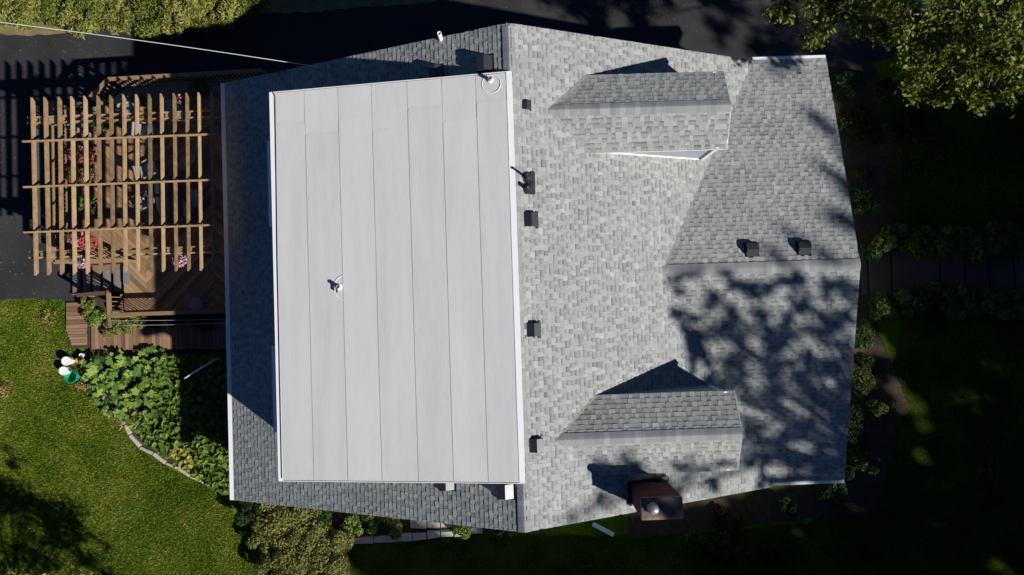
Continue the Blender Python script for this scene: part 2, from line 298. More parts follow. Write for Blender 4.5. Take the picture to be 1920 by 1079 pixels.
TH = .14
def slab(parent, o, u, v, ul, vl, name='roof_slope', th=TH):
    o = Vector(o); n = u.cross(v).normalized()
    if n.z < 0: n = -n
    q = [o, o + u * ul, o + u * ul + v * vl, o + v * vl]; vs = q + [k - n * th for k in q]
    bb = MB(); fs = [(0, 1, 2, 3), (7, 6, 5, 4)] + [(i, i + 4, (i + 1) % 4 + 4, (i + 1) % 4) for i in range(4)]
    if (q[1] - q[0]).cross(q[2] - q[1]).z < 0: fs = [f[::-1] for f in fs]
    bb.add(vs, fs); return bb.build(name, M['roofdeck'], parent)
EXPO = .143
def shingles(parent, o, u, v, ul, vl, keep, single=0, top_first=True):
    """architectural shingles: every tab a wedge with its butt edge proud; 'single' of them are objects of their own"""
    o = Vector(o); n = u.cross(v).normalized()
    if n.z < 0: n = -n
    flip = u.cross(v).z < 0
    field = MB(); nc = int(vl / EXPO) + 1; done = 0
    for j in range(nc - 1, -1, -1):
        v0 = j * EXPO; v1 = min(v0 + EXPO + .03, vl)
        if v1 - v0 < .02: continue
        x = -random.uniform(0, .2); hi = random.random() < .5
        while x < ul:
            wd = random.choice((.10, .12, .14, .15, .17, .20)) * random.uniform(.9, 1.1); hi = not hi if random.random() < .85 else hi
            a, c = max(x, 0) + .002, min(x + wd, ul) - .002; x += wd
            if c - a < .015: continue
            ctr = o + u * ((a + c) / 2) + v * ((v0 + v1) / 2)
            if not keep(ctr): continue
            h0 = .016 if hi else .009; h1 = .002; j0 = random.uniform(-.004, .004)
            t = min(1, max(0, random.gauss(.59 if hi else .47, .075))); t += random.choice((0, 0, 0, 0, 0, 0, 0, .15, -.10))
            pt = [o + u * a + v * (v0 + j0) + n * h0, o + u * c + v * (v0 + j0) + n * h0, o + u * c + v * v1 + n * h1, o + u * a + v * v1 + n * h1,
                  o + u * a + v * (v0 + j0) - n * .003, o + u * c + v * (v0 + j0) - n * .003, o + u * c + v * v1 - n * .003, o + u * a + v * v1 - n * .003]
            fs = [(0, 1, 2, 3), (4, 5, 1, 0), (5, 6, 2, 1), (7, 4, 0, 3)]; ft = [t, .05, t, t]  # butt face tinted near black: course shadow line put into the colour
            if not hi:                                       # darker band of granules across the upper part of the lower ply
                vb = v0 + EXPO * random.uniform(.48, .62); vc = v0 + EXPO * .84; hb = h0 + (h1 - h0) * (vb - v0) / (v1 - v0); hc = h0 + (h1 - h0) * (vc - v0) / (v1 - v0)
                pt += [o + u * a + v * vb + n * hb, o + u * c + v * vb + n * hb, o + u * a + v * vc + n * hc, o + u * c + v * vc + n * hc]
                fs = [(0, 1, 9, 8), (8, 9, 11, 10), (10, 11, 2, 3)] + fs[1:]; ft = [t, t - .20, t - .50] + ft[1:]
            if flip: fs = [f[::-1] for f in fs]
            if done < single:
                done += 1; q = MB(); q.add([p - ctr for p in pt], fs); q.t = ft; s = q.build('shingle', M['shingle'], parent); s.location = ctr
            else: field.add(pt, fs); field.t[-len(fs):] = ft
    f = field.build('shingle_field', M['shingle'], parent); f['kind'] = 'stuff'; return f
def ridge_caps(parent, a, b, m1, m2, half=.16, axis='y', step=.142, start=0):
    """folded cap shingles laid along a ridge from a to b; m1, m2 the pitches on either side"""
    a, b = Vector(a), Vector(b); d = (b - a); L = d.length; d.normalize(); side = Vector((1, 0, 0)) if axis == 'y' else Vector((0, 1, 0))
    k = int(L / step)
    shared = []
    for vi in range(5):
        lo, hi_ = .005, .013; ln = step + .03; q = MB(); pr = []
        for s, (hh) in ((0, hi_), (ln, lo)):
            pr.append([d * s - side * half + Vector((0, 0, -m1 * half + hh)), d * s - side * half * .35 + Vector((0, 0, -m1 * half * .35 + hh)), d * s + Vector((0, 0, hh + -.006)), d * s + side * half * .35 + Vector((0, 0, -m2 * half * .35 + hh)), d * s + side * half + Vector((0, 0, -m2 * half + hh))])
        vs = pr[0] + pr[1] + [p - Vector((0, 0, .018)) for p in pr[0]] + [p - Vector((0, 0, .018)) for p in pr[1]]
        fs = [(i, i + 1, i + 6, i + 5) for i in range(4)] + [(i + 10, i + 11, i + 1, i) for i in range(4)] + [(10, 0, 5, 15), (4, 14, 19, 9)]
        if (pr[0][1] - pr[0][0]).cross(d).z < 0: fs = [f[::-1] for f in fs]
        q.add(vs, fs, (.2, .4, .5, .65, .95)[vi]); me = q.build('ridge_cap', M['cap']); shared.append(me.data); bpy.data.objects.remove(me)
    for i in range(k):
        o = bpy.data.objects.new('ridge_cap', random.choices(shared, (1, 2, 3, 2, 1))[0]); link(o, parent); o.location = a + d * (i * step + start) + Vector((0, 0, .030))

X_, Y_ = Vector((1, 0, 0)), Vector((0, 1, 0))
vL = Vector((1, 0, mL)).normalized(); vR = Vector((-1, 0, mR)).normalized()
zmain = lambda x: ZR + mL * x if x < 0 else ZR - mR * x
zgab = lambda y: ZG - mG * abs(y - YC)
DORM = [dict(y=4.62, x0=1.06, x1=6.19, z=ZR - .475), dict(y=-4.58, x0=.97, x1=6.12, z=ZR - .44)]
DW, DMP = 1.11, .48
def zdorm(p):
    r = -9
    for d in DORM:
        if abs(p.y - d['y']) < DW - .12 and p.x < d['x1'] - .4 and p.x > d['x0'] - .3: r = max(r, d['z'] - DMP * abs(p.y - d['y']))
    return r
SX0, SX1, SY0, SY1 = -6.95, .04, -5.60, 5.56                # pale low-slope roof
zshed = lambda x: ZR + .07 + mS * (x - SX1)
# main slopes
ls = slab(house, (-WL, -HL, zE), Y_, vL, 2 * HL, WL * math.hypot(1, mL)); ls['label'] = 'rear roof slope mostly in blue shade'
shingles(ls, (-WL - .02, -HL - .01, zE), Y_, vL, 2 * HL + .02, WL * math.hypot(1, mL), lambda p: not (p.x > SX0 + .9 and abs(p.y) < 5.0))
rs = slab(house, (WR, -HL, zER), Y_, vR, 2 * HL, WR * math.hypot(1, mR)); rs['label'] = 'sunlit front roof slope'
shingles(rs, (WR + .02, -HL - .01, zER), Y_, vR, 2 * HL + .02, WR * math.hypot(1, mR) - .01, lambda p: zdorm(p) < p.z + .03 and not (p.x > 4.2 and abs(p.y - YC) < WC and zgab(p.y) > p.z + .03), 300)
ridge_caps(rs, (0, -HL - .01, ZR), (0, HL + .01, ZR), mL, mR, .17, 'y')
# cross gable
vU = Vector((0, -1, mG)).normalized(); vD = Vector((0, 1, mG)).normalized(); zGE = ZG - mG * WC
keepG = lambda p: zmain(p.x) < p.z + .04
for sgn, v, lab in ((1, vU, 'cross gable slope facing away from the sun'), (-1, vD, 'cross gable slope dappled by tree shade')):
    o = (4.3, YC + sgn * WC, zGE); gs = slab(house, o, X_, v, XG - 4.3, WC * math.hypot(1, mG)); gs['label'] = lab
    shingles(gs, (4.3, YC + sgn * (WC + .02), zGE), X_, v, XG - 4.3 + .015, WC * math.hypot(1, mG), keepG)
ridge_caps(gs, (XG + .01, YC, ZG), (4.35, YC, ZG), mG, mG, .17, 'x')

def valley(parent, a, c):
    q = MB(); q.bar(a, c, .05, .02); q.build('valley', M['cap'], parent)
for sgn in (1, -1): valley(gs, (-(ZG - ZR) / mR, YC, ZG + .018), (-(zGE - ZR) / mR, YC + sgn * WC, zGE + .018))
# dormers
for k, d in enumerate(DORM):
    dm = empty('dormer', (d['x1'], d['y'], d['z']), 0, house); dm['label'] = ('small gable dormer beside the driveway', 'small gable dormer beside the chimney')[k]
    loc = Vector((d['x1'], d['y'], d['z'])); inv = lambda p: Vector(p) - loc
    for sgn in (1, -1):
        vv = Vector((0, -sgn, DMP)).normalized(); ed = inv((d['x0'] - .3, d['y'] + sgn * DW, d['z'] - DMP * DW)); ul = d['x1'] - d['x0'] + .3
        slab(dm, ed, X_, vv, ul, DW * math.hypot(1, DMP), 'roof_panel', .09)
        shingles(dm, ed + Vector((0, sgn * .02, 0)), X_, vv, ul + .015, DW * math.hypot(1, DMP), lambda p, L=loc: zmain((p + L).x) < (p + L).z + .03)
        b = MB(); ze = -DMP * DW                            # white eave trim
        xs0 = d['x0'] + DW * DMP / mR
        b.bar((xs0 - .25 - d['x1'], sgn * (DW - .006), ze - .062), (-.02, sgn * (DW - .006), ze - .062), .04, .13); b.build('fascia', M['white'], dm)
        b = MB(); b.bar((.012, sgn * DW, ze - .08), (.012, 0, -.08), .03, .13); b.build('rake_board', M['white'], dm)
    for sgn in (1, -1): valley(dm, (d['x0'] - d['x1'], 0, .02), (d['x0'] + DW * DMP / mR - d['x1'], sgn * DW, -DMP * DW + .02))
    ridge_caps(dm, (.01, 0, 0), (d['x0'] - d['x1'] - .02, 0, 0), DMP, DMP, .17, 'x')
    b = MB(); wy, xe = DW - .045, -.26                       # body: side walls down to the main slope and the gable wall
    zt = -DMP * DW + .03; xb = -(d['x1'] - (ZR - (d['z'] + zt)) / mR) ; 
    zb = lambda x: ZR - mR * (x + d['x1']) - d['z'] - .05
    vs = []
    for s in (1, -1): vs += [(xb, s * wy, zt), (xe, s * wy, zt), (xe, s * wy, zb(xe))]
    vs += [(xe, 0, -.1)]
    b.add(vs, [(2, 1, 0), (3, 4, 5), (2, 5, 4, 6, 1)]); b.build('wall', M['siding'], dm)
    for s in (1, -1):
        b = MB(); b.box((xe, s * wy, (zt + zb(xe)) / 2), (.10, .10, zt - zb(xe))); b.build('corner_board', M['white'], dm)
        b = MB(); ln = xe - xb; b.bar((xb + .15, s * (wy + .02), zb(xb + .15) + .09), (xe, s * (wy + .02), zb(xe) + .09), .03, .05); b.build('base_flashing', M['white'], dm)
    b = MB(); b.box((xe + .02, 0, -.95), (.05, .8, .75)); wf = b.build('window', M['white'], dm)
    b = MB(); b.box((xe + .045, 0, -.95), (.02, .66, .6)); b.build('pane', M['glass'], wf)

# low-slope roof over the rear: walls, deck, rolled sheets
b = MB(); x0, x1 = SX0 + .42, -.25; y0, y1 = SY0 + .28, SY1 - .25
vs = [(x0, y0, zmain(x0) - .1), (x1, y0, zmain(x1) - .1), (x1, y0, zshed(x1) - .12), (x0, y0, zshed(x0) - .12)]; vs += [(x, y1, z) for x, y, z in vs]
b.add(vs, [(0, 1, 2, 3), (7, 6, 5, 4), (4, 0, 3, 7), (3, 2, 6, 7)]); b.build('wall', M['siding'], house)
fr = empty('flat_roof', (0, 0, 0), 0, house); fr['label'] = 'pale grey rolled membrane over the rear dormer'
sl_ = slab(fr, (SX0 + .02, SY0 + .02, zshed(SX0 + .02) - .012), Y_, Vector((1, 0, mS)).normalized(), SY1 - SY0 - .04, (SX1 - SX0 - .04) * math.hypot(1, mS), 'roof_panel', .16)
shp = lambda px, py: PP(px, py, (-mS, 0, 1), zshed(0))
sx = [SX0 + .12] + [shp(p, 540).x for p in (582, 645.5, 709, 776.5, 842, 906.5)] + [SX1 - .14]
laps = [222, 245, 222, 246, 212, 238, 210]
for i in range(7):
    a, c = sx[i], sx[i + 1]; ym = shp(700, laps[i]).y + random.uniform(-.03, .03)
    for (ya, yb, lift) in ((SY0 + .015, ym + .04, .004), (ym, SY1 - .015, .0)):
        b = MB(); h0, h1 = .010 + lift, .004 + lift * .6      # left edge laps over its neighbour
        rr = .10; xl = a - .03
        top = [(c, ya), (c, yb), (xl, yb), (xl, ya)]
        if lift:  top = [(c, ya), (c, yb), (xl + rr, yb), (xl + rr * .3, yb - rr * .3), (xl, yb - rr), (xl, ya)]
        zz = lambda x: zshed(x) + h0 + (h1 - h0) * (x - xl) / (c - xl)
        vs = [(x, y, zz(x)) for x, y in top] + [(x, y, zshed(x) - .011) for x, y in top]; nn = len(top)
        b.add(vs, [tuple(range(nn))] + [(k, k + nn, (k + 1) % nn + nn, (k + 1) % nn) for k in range(nn)], random.random()); b.build('membrane_sheet', M['membrane'], fr)
    if i:
        b = MB(); n_ = 40; yy = [SY0 + .02 + (SY1 - SY0 - .04) * q / n_ for q in range(n_ + 1)]
        vs = []
        for y in yy:
            ww = random.uniform(.002, .009); vs += [(a - .03 - ww, y, zshed(a - .035) + .0125), (a - .029, y, zshed(a - .03) + .0165)]
        b.add(vs, [(2 * q, 2 * q + 1, 2 * q + 3, 2 * q + 2) for q in range(n_)]); b.build('seam', M['bitumen'], fr)
def edge_metal(x0, x1, y0, y1, up0, up1, down, name):
    b = MB(); ys = [y0, y1]
    vs = [(x0, y, zshed(x0) + up0) for y in ys] + [(x1, y, zshed(x1) + up1) for y in ys] + [(x0, y, zshed(x0) - down) for y in ys] + [(x1, y, zshed(x1) - .03) for y in ys]
    b.add(vs, [(0, 2, 3, 1), (4, 0, 1, 5), (2, 6, 7, 3), (4, 6, 2, 0), (1, 3, 7, 5)]); return b.build(name, M['white'], fr)
edge_metal(SX0 - .012, SX0 + .125, SY0 - .008, SY1 + .006, .022, .014, .16, 'drip_edge')
edge_metal(SX1 - .14, SX1 + .02, SY0 - .006, SY1 + .01, .016, .004, .09, 'drip_edge')
for ye, s in ((SY0, -1), (SY1, 1)):
    b = MB(); b.bar((SX0 + .01, ye + s * .012, zshed(SX0) - .07), (SX1, ye + s * .012, zshed(SX1) - .07), .02, .17); b.build('fascia', M['white'], fr)
b = MB(); b.tube([P(513, 174, zshed(SX0 + .08) + .06), P(516, 181, zshed(SX0 + .08) + .06), P(516.5, 230, zshed(SX0 + .1) + .045), P(518, 330, zshed(SX0 + .1) + .04), P(520, 480, zshed(SX0 + .1) + .04), P(526, 760, zshed(SX0 + .1) + .04), P(529, 898, zshed(SX0 + .1) + .04)], .010, 5); b.build('cable', M['blackmetal'], fr)
# white window awnings under the rear roof edge
for (ya, yb) in ((265, 425), (650, 811)):
    A, B2 = P(501.5 if ya < 300 else 510.5, ya, zshed(SX0) - .75), P(504 if ya < 300 else 513.5, yb, zshed(SX0) - .75)
    zc = A.z; b = MB(); xi = SX0 + .36
    vs = [(A.x, A.y, zc), (A.x, B2.y, zc), (xi, B2.y, zc + .28), (xi, A.y, zc + .28)]; vs += [(x, y, z - .03) for x, y, z in vs]
    b.add(vs, [(3, 2, 1, 0)[::-1][::-1], (4, 5, 6, 7)] + [(i, (i + 1) % 4, (i + 1) % 4 + 4, i + 4) for i in range(4)])
    b.box((A.x - .01, (A.y + B2.y) / 2, zc - .05), (.03, abs(A.y - B2.y) + .02, .09)); b.build('window_awning', M['white'], house)
# gutters and rake trim
def gutter(a, b_, side, name='gutter'):
    a, b_ = Vector(a), Vector(b_); s = Vector(side); q = MB()
    prof = [(-.02, .012), (0, -.11), (.10, -.11), (.125, -.03), (.125, -.012), (.118, -.006)]
    vs = [e + s * x + Vector((0, 0, z)) for e in (a, b_) for x, z in prof]; n = len(prof)
    f = [(i, (i + 1) % n, (i + 1) % n + n, i + n) for i in range(n)] + [tuple(range(n))[::-1], tuple(range(n, 2 * n))]
    if (b_ - a).cross(s).z > 0: f = [k[::-1] for k in f]
    q.add(vs, f); return q.build(name, M['white'], house)
gutter((-WL - .0, -HL, zE + .02), (-WL - .0, HL, zE + .02), (-1, 0, 0))
gutter((WR - .03, YC + WC + .0, zGE + .0), (XG, YC + WC, zGE + .0), (0, 1, 0)); gutter((WR - .03, YC - WC, zGE), (XG, YC - WC, zGE), (0, -1, 0))
def rake(a, b_, nm='rake_board'):
    q = MB(); q.bar(a, b_, .03, .16); q.build(nm, M['white'], house)
for s in (1, -1):
    rake((-WL, s * (HL - .012), zE - .1), (0, s * (HL - .012), ZR - .1)); rake((WR, s * (HL - .012), zER - .1), (0, s * (HL - .012), ZR - .1))
    rake((XG - .012, YC, ZG - .1), (XG - .012, YC + s * WC, zGE - .1))

# roof vents
def vent_mesh(w=.40, d=.40, h=.205):
    root = empty('roof_vent', (0, 0, 0), 0, house)           # local +x points down the slope
    b = MB(); b.box((0, 0, .010), (d * 1.25, w * 1.2, .012)); b.box((d * .5 + .03, 0, .035), (.07, w * 1.28, .05)); b.build('flange', M['blackmetal'], root)
    b = MB(); x = d / 2; y = w / 2
    pr = [(-x, .012), (-x, .02), (-.03, h), (x, h * .97), (x, .02)]; n = len(pr)
    vs = [(px_, -y, z) for px_, z in pr] + [(px_, y, z) for px_, z in pr]
    b.add(vs, [(i, (i + 1) % n, (i + 1) % n + n, i + n) for i in range(n)][::1] + [tuple(range(n))[::-1], tuple(range(n, 2 * n))]); b.build('hood', M['vent'], root, bevel=.008)
    return root
def place_vent(root, pos, down, slope, scale=1.0, lab=None):
    down = Vector(down); z = Vector((down.x * slope, down.y * slope, 1)).normalized(); xx = (down - Vector((0, 0, slope))).normalized(); yy = z.cross(xx)
    root.matrix_basis = Matrix.Translation(pos) @ Matrix((xx, yy, z)).transposed().to_4x4() @ Matrix.Scale(scale, 4)
    if lab: root['label'] = lab
on_r = lambda px, py, dz=0: PP(px, py, (mR, 0, 1), ZR + dz); on_l = lambda px, py, dz=0: PP(px, py, (-mL, 0, 1), ZR + dz)
on_g = lambda px, py, dz=0: PP(px, py, (0, mG, 1), ZG + mG * YC + dz)
v0 = vent_mesh(); first = True
for pos, dn, sp, sc, lab in (
        (on_r(993, 412, .1), (1, 0, 0), mR, .92, None), (on_r(998, 619, .1), (1, 0, 0), mR, .92, None), (on_r(1003, 836, .1), (1, 0, 0), mR, .92, None), (on_r(985.5, 196, .1), (1, 0, 0), mR, .60, 'smallest roof vent near the ridge'),
        (on_l(911, 118, .12), (-1, 0, 0), mL, 1.02, None), (on_l(819, 134, .12), (-1, 0, 0), mL, .9, 'roof vent lost in the shade of the flat roof'), (on_l(840, 906, .12), (-1, 0, 0), mL, 1.0, 'roof vent half hidden under the flat roof edge'), (on_l(951, 922, .12), (-1, 0, 0), mL, 1.0, None),
        (on_g(1411, 470, .1), (0, 1, 0), mG, .92, None), (on_g(1508.5, 467, .1), (0, 1, 0), mG, .92, None)):
    r = v0 if first else copy_tree(v0, house); first = False
    place_vent(r, pos - Vector((0, 0, .1)), dn, sp, sc, lab)
# vent pipes with boots on the front slope
for (px, py, h) in ((987, 333, .42), (987.5, 353.5, .16)):
    pos = on_r(px, py); pp = empty('vent_pipe', pos, 0, house)
    b = MB(); b.add([(-.05, -.16, .05), (.24, -.16, -.085), (.24, .16, -.085), (-.05, .16, .05)], [(0, 1, 2, 3)]); b.box((.17, 0, -.05), (.12, .34, .03), Matrix.Rotation(math.atan(mR), 3, 'Y')); b.build('flashing', M['blackmetal'], pp)
    b = MB(); b.lathe((0, 0, 0), [(.15, -.06), (.15, .03), (.10, .09), (.065, .14), (.05, .15)], 20); b.build('boot', M['blackmetal'], pp, True)
    b = MB(); b.tube([(0, 0, 0), (0, 0, .15 + h)], .035 if h > .3 else .06, 14); b.build('pipe', M['blackmetal'], pp, True)
# vent pipes with sealant rings on the membrane
for (px, py, rx, cut) in ((919.5, 150.5, .255, None), (636.5, 538.5, .34, 'half')):
    q = shp(px, py); pos = Vector((q.x, q.y, zshed(q.x))); pp = empty('vent_pipe', pos, 0, house)
    b = MB(); r_ = .052; n_ = 16; H_ = .20
    vs = [(rr * math.cos(a), rr * math.sin(a), zz) for rr, zz in ((r_, 0), (r_, H_), (r_ * .72, H_), (r_ * .72, H_ - .12)) for a in [k * 2 * math.pi / n_ for k in range(n_)]]
    b.add(vs, [(i * n_ + k, i * n_ + (k + 1) % n_, (i + 1) * n_ + (k + 1) % n_, (i + 1) * n_ + k) for i in range(3) for k in range(n_)]); b.build('pipe', M['pipegrey'], pp, True)
    b = MB(); b.lathe((0, 0, 0), [(.02, H_ - .12), (r_ * .74, H_ - .12)], 16); b.build('pipe_throat', M['blackmetal'], pp)
    b = MB(); b.lathe((0, 0, .012), [(.085, 0), (.08, .02), (.055, .035), (.05, .035)], 20); b.build('boot', M['sealant'], pp, True)
    b = MB(); off = (.02, -.11) if not cut else (.17, -.02); pts = []
    a0, a1 = (0, 2 * math.pi) if not cut else (math.radians(95), math.radians(265))
    for k in range(41):
        a = a0 + (a1 - a0) * k / 40; x, y = off[0] + rx * math.cos(a), off[1] + rx * math.sin(a); pts.append((x, y, mS * x + .018))
    b.tube(pts, .007, 5); b.build('sealant_ring', M['sealant'], pp)
    if cut:
        b = MB(); b.bar((-.055, 0, .10), (-.055, -.16, .10), .035, .05); b.build('pipe_clamp', M['blackmetal'], pp)
# white PVC stack beyond the driveway-side rake, on the wall
q = on_l(826.5, 74.5); pv = empty('vent_pipe', q, 0, house); pv['label'] = 'white pipe standing at the driveway side rake'
b = MB(); b.lathe((0, 0, -.05), [(.058, 0), (.058, .52), (.046, .52), (.046, .36)], 16); b.build('pipe', M['pvc'], pv, True)
b = MB(); b.lathe((0, 0, .32), [(.0, 0), (.047, 0)], 14); b.build('pipe_throat', M['blackmetal'], pv)
# downspout offset tube on the gable, ridge anchors
q = P(1431, 107, 3.2); b = MB(); b.tube([(q.x, YC + WC + .05, 3.2), (q.x, q.y, 3.1), (q.x, q.y, .2)], .04, 8); b.build('downspout', M['white'], house)
for (px, py) in ((947, 116), (963, 115), (947.5, 126), (963.5, 126), (972, 920), (988.5, 920), (972.5, 930), (988.5, 929)):
    pos = (on_l if px < 955 or 970 < px < 975 else on_r)(px, py); b = MB(); b.lathe(pos, [(.014, -.02), (.014, .035), (0, .04)], 6); b.build('anchor_bolt', M['white'], house)

# chimney
CX0, CX1, CY0, CY1, CZ = 3.15, 4.25, -6.68, -6.11, ZR + .08
ch = empty('chimney', ((CX0 + CX1) / 2, (CY0 + CY1) / 2, 4.5), 0, house); cl = ch.location.copy(); ch['label'] = 'dark red brick chimney with a rust stained cap'
b = MB(); b.box(((CX0 + CX1) / 2 - cl.x, (CY0 + CY1) / 2 - cl.y, CZ - .9 - cl.z), (CX1 - CX0 - .02, CY1 - CY0 - .02, 1.75)); b.box(((CX0 + CX1) / 2 - cl.x, (CY0 + CY1) / 2 - cl.y, -1.3), (CX1 - CX0 - .02, CY1 - CY0 - .02, 6.2)); b.build('mortar_core', M['mortar'], ch)
BH, BL, G = .066, .20, .011; bm_ = {}
def brick(c, sx_, sy_):
    key = (round(sx_, 2), round(sy_, 2), random.randrange(5))
    if key not in bm_:
        q = MB(); q.box((0, 0, 0), (sx_, sy_, BH - G), t=key[2] / 4); o = q.build('brick', M['brick']); bm_[key] = o.data; bpy.data.objects.remove(o)
    o = bpy.data.objects.new('brick', bm_[key]); link(o, ch); o.location = Vector(c) - cl
z = CZ - .08; row = 0; cnt = 0
while z > CZ - 2.1 and cnt < 292:
    for yy, s in ((CY1, 1), (CY0, -1)):
        if s < 0 and z < CZ - .7: continue
        x = CX0 + (0 if row % 2 else -BL / 2)
        while x < CX1 - .02:
            a, c = max(x, CX0), min(x + BL, CX1)
            if c - a > .05 and zmain((a + c) / 2) < z + .1: brick(((a + c) / 2, yy - s * .02, z), c - a - G, .05 + random.choice((0, .006))); cnt += 1
            x += BL
    for xx, s in ((CX0, -1), (CX1, 1)):
        if s > 0 and z < CZ - .7: continue
        y = CY0 + .05 + (0 if row % 2 else -BL / 2)
        while y < CY1 - .05:
            a, c = max(y, CY0 + .05), min(y + BL, CY1 - .05)
            if c - a > .05 and zmain(xx) < z + .1: brick((xx - s * .02, (a + c) / 2, z), .05 + random.choice((0, .006)), c - a - G); cnt += 1
            y += BL
    z -= BH; row += 1
b = MB(); xc, yc_ = (CX0 + CX1) / 2 - cl.x, (CY0 + CY1) / 2 - cl.y; zt = CZ - cl.z
b.box((xc, yc_, zt + .01), (CX1 - CX0 + .03, CY1 - CY0 + .03, .08)); b.build('cap', M['capstone'], ch, bevel=.012)
fx = P(1226, 958, CZ + .3).x - cl.x; fy = P(1226, 956, CZ + .3).y - cl.y
b = MB(); b.box((fx - .0, fy + .03, zt + .075), (.30, .30, .07)); b.build('flue_base', M['terracotta'], ch)
b = MB(); b.lathe((fx, fy, zt + .1), [(.11, 0), (.11, .20), (.14, .205), (.14, .24), (.10, .28), (.0, .30)], 22); b.lathe((fx, fy, zt + .1), [(.138, .05), (.15, .055), (.15, .13), (.138, .135)], 22); b.build('flue_cap', M['galv'], ch, True)
b = MB()
for (x0, y0, x1, y1) in ((CX0 - .05, CY1 + .05, CX1 + .06, CY1 + .05), (CX0 - .05, CY0 - .02, CX0 - .05, CY1 + .05), (CX1 + .06, CY0 - .02, CX1 + .06, CY1 + .05)):
    b.bar((x0 - cl.x, y0 - cl.y, zmain(x0) - cl.z + .07), (x1 - cl.x, y1 - cl.y, zmain(x1) - cl.z + .07), .09, .14)
b.build('flashing', M['blackmetal'], ch)

# ------------------------------------------------------------------ deck
ZD = .90; ZRAIL = 1.85
rl = lambda x, y: P(x, y, ZRAIL)
A_, B_, C_ = rl(490, 132), rl(202, 149), rl(169, 183)
Lx = rl(97, 300).x; Ltop, Lbot = rl(97, 190).y, rl(99, 492).y
stx = P(232, 520, ZD).x; sty1 = rl(150, 492).y; sty0 = rl(203, 549).y; bot = rl(300, 588).y; hx = -WL + .45
deck_poly = [(Lx, Lbot), (stx, Lbot), (stx, bot), (hx, bot), (hx, A_.y), (B_.x, B_.y), (C_.x, C_.y), (Lx, Ltop)]
deck = empty('deck', (-12.3, 2, 0)); tag(deck, 'brown wooden deck with chevron boards and railings beside the house', 'deck'); dl = deck.location.copy()
b = MB(); b.prism([(x - dl.x, y - dl.y) for x, y in deck_poly], .25, ZD - .045); b.build('deck_frame', M['greywood'], deck)
zip_x = [Lx - 2.3, P(150, 300, ZD).x, P(270, 300, ZD).x, P(398, 300, ZD).x, hx + 1.5]
bw = .145; nb = 0
def ear(poly):                                              # the deck outline as convex pieces
    return [[(Lx, Lbot), (stx, Lbot), (stx, Ltop), (Lx, Ltop)], [(stx, bot), (hx, bot), (hx, Ltop), (stx, Ltop)], [(Lx, Ltop), (hx, Ltop), (hx, A_.y), (B_.x, B_.y), (C_.x, C_.y)]]
deckx = [min(p[0] for p in deck_poly), max(p[0] for p in deck_poly)]
outline = [(Lx, Ltop), (C_.x, C_.y), (B_.x, B_.y), (hx, A_.y), (hx, bot), (Lx, bot)][::-1]
for ci in range(len(zip_x) - 1):
    xa, xb = max(zip_x[ci], Lx), min(zip_x[ci + 1], hx)
    if xb - xa < .05: continue
    s = -1 if ci % 2 else 1; pitch = bw * math.sqrt(2); y = bot - 3
    while y < A_.y + 3:
        # one board: runs at 45 degrees across this column
        q = [(xa, y), (xb, y + s * (xb - xa)), (xb, y + s * (xb - xa) + pitch - .012), (xa, y + pitch - .012)]
        for i in range(len(outline)):
            if q: q = clip(q, outline[i], outline[(i + 1) % len(outline)])
        y += pitch
        if len(q) < 3: continue
        # leave out the stair notch
        cx_ = sum(p[0] for p in q) / len(q); cy_ = sum(p[1] for p in q) / len(q)
        if xa < stx and cy_ < Lbot + .6:
            if xb <= stx + .3:
                q = clip(q, (-50, Lbot), (50, Lbot))
            else:
                q1 = clip(q, (-50, Lbot), (50, Lbot)); q2 = clip(clip(q, (stx, -50), (stx, 50))[::1], (50, Lbot), (-50, Lbot)) if False else []
                q3 = clip(q, (stx, 50), (stx, -50))
                if len(q3) >= 3:
                    q3 = clip(q3, (50, Lbot), (-50, Lbot))
                    if len(q3) >= 3:
                        k = MB(); k.prism([(p[0] - dl.x, p[1] - dl.y) for p in q3], ZD - .04, ZD + random.uniform(0, .004), t=random.random()); k.build('deck_board', M['deckwood'], deck)
                q = q1
            if len(q) < 3: continue
        k = MB(); k.prism([(p[0] - dl.x, p[1] - dl.y) for p in q], ZD - .04, ZD + random.uniform(0, .004), t=random.random()); k.build('deck_board', M['deckwood'], deck); nb += 1
def railing(pts, name='railing', base=ZD, top=ZRAIL, cap=.13, every=.14, posts=True, lower=None):
    r = empty(name, (0, 0, 0), 0, deck); W = lambda v: Vector(v) - dl
    bal = None
    for i in range(len(pts) - 1):
        a, c = Vector(pts[i]), Vector(pts[i + 1]); d = (c - a); L = Vector((d.x, d.y, 0)).length
        k = MB(); k.bar(W(a), W(c), cap, .038, t=random.random()); k.build('rail_cap', M['railwood'], r)
        k = MB(); k.bar(W(a) - Vector((0, 0, .10)), W(c) - Vector((0, 0, .10)), .04, .085, t=random.random()); k.build('top_rail', M['railwood'], r)
        k = MB(); k.bar(W(a) - Vector((0, 0, .82)), W(c) - Vector((0, 0, .82)), .04, .085, t=random.random()); k.build('bottom_rail', M['railwood'], r)
        n = int(L / every)
        for j in range(1, n):
            if bal is None:
                q = MB(); q.box((0, 0, -.46), (.03, .03, .82)); bal = q.build('baluster', M['railwood'], r); o = bal
            else: o = bal.copy(); COL.objects.link(o)
            o.location = W(a.lerp(c, j / n)) - Vector((0, 0, .0)); o.rotation_euler = (0, 0, math.atan2(d.y, d.x))
        if posts:
            for e in (a, c):
                q = MB(); q.box(W(e) - Vector((0, 0, .5 + .02)), (.09, .09, 1.0), t=random.random()); q.build('rail_post', M['railwood'], r)
    return r
railing([A_, B_, C_]); railing([(Lx, Ltop, ZRAIL), (Lx, Lbot, ZRAIL), (P(229, 492, ZRAIL).x, Lbot, ZRAIL)])
cn = rl(203, 549); cb = rl(205, 591); ce = rl(424, 578); ce.x = hx
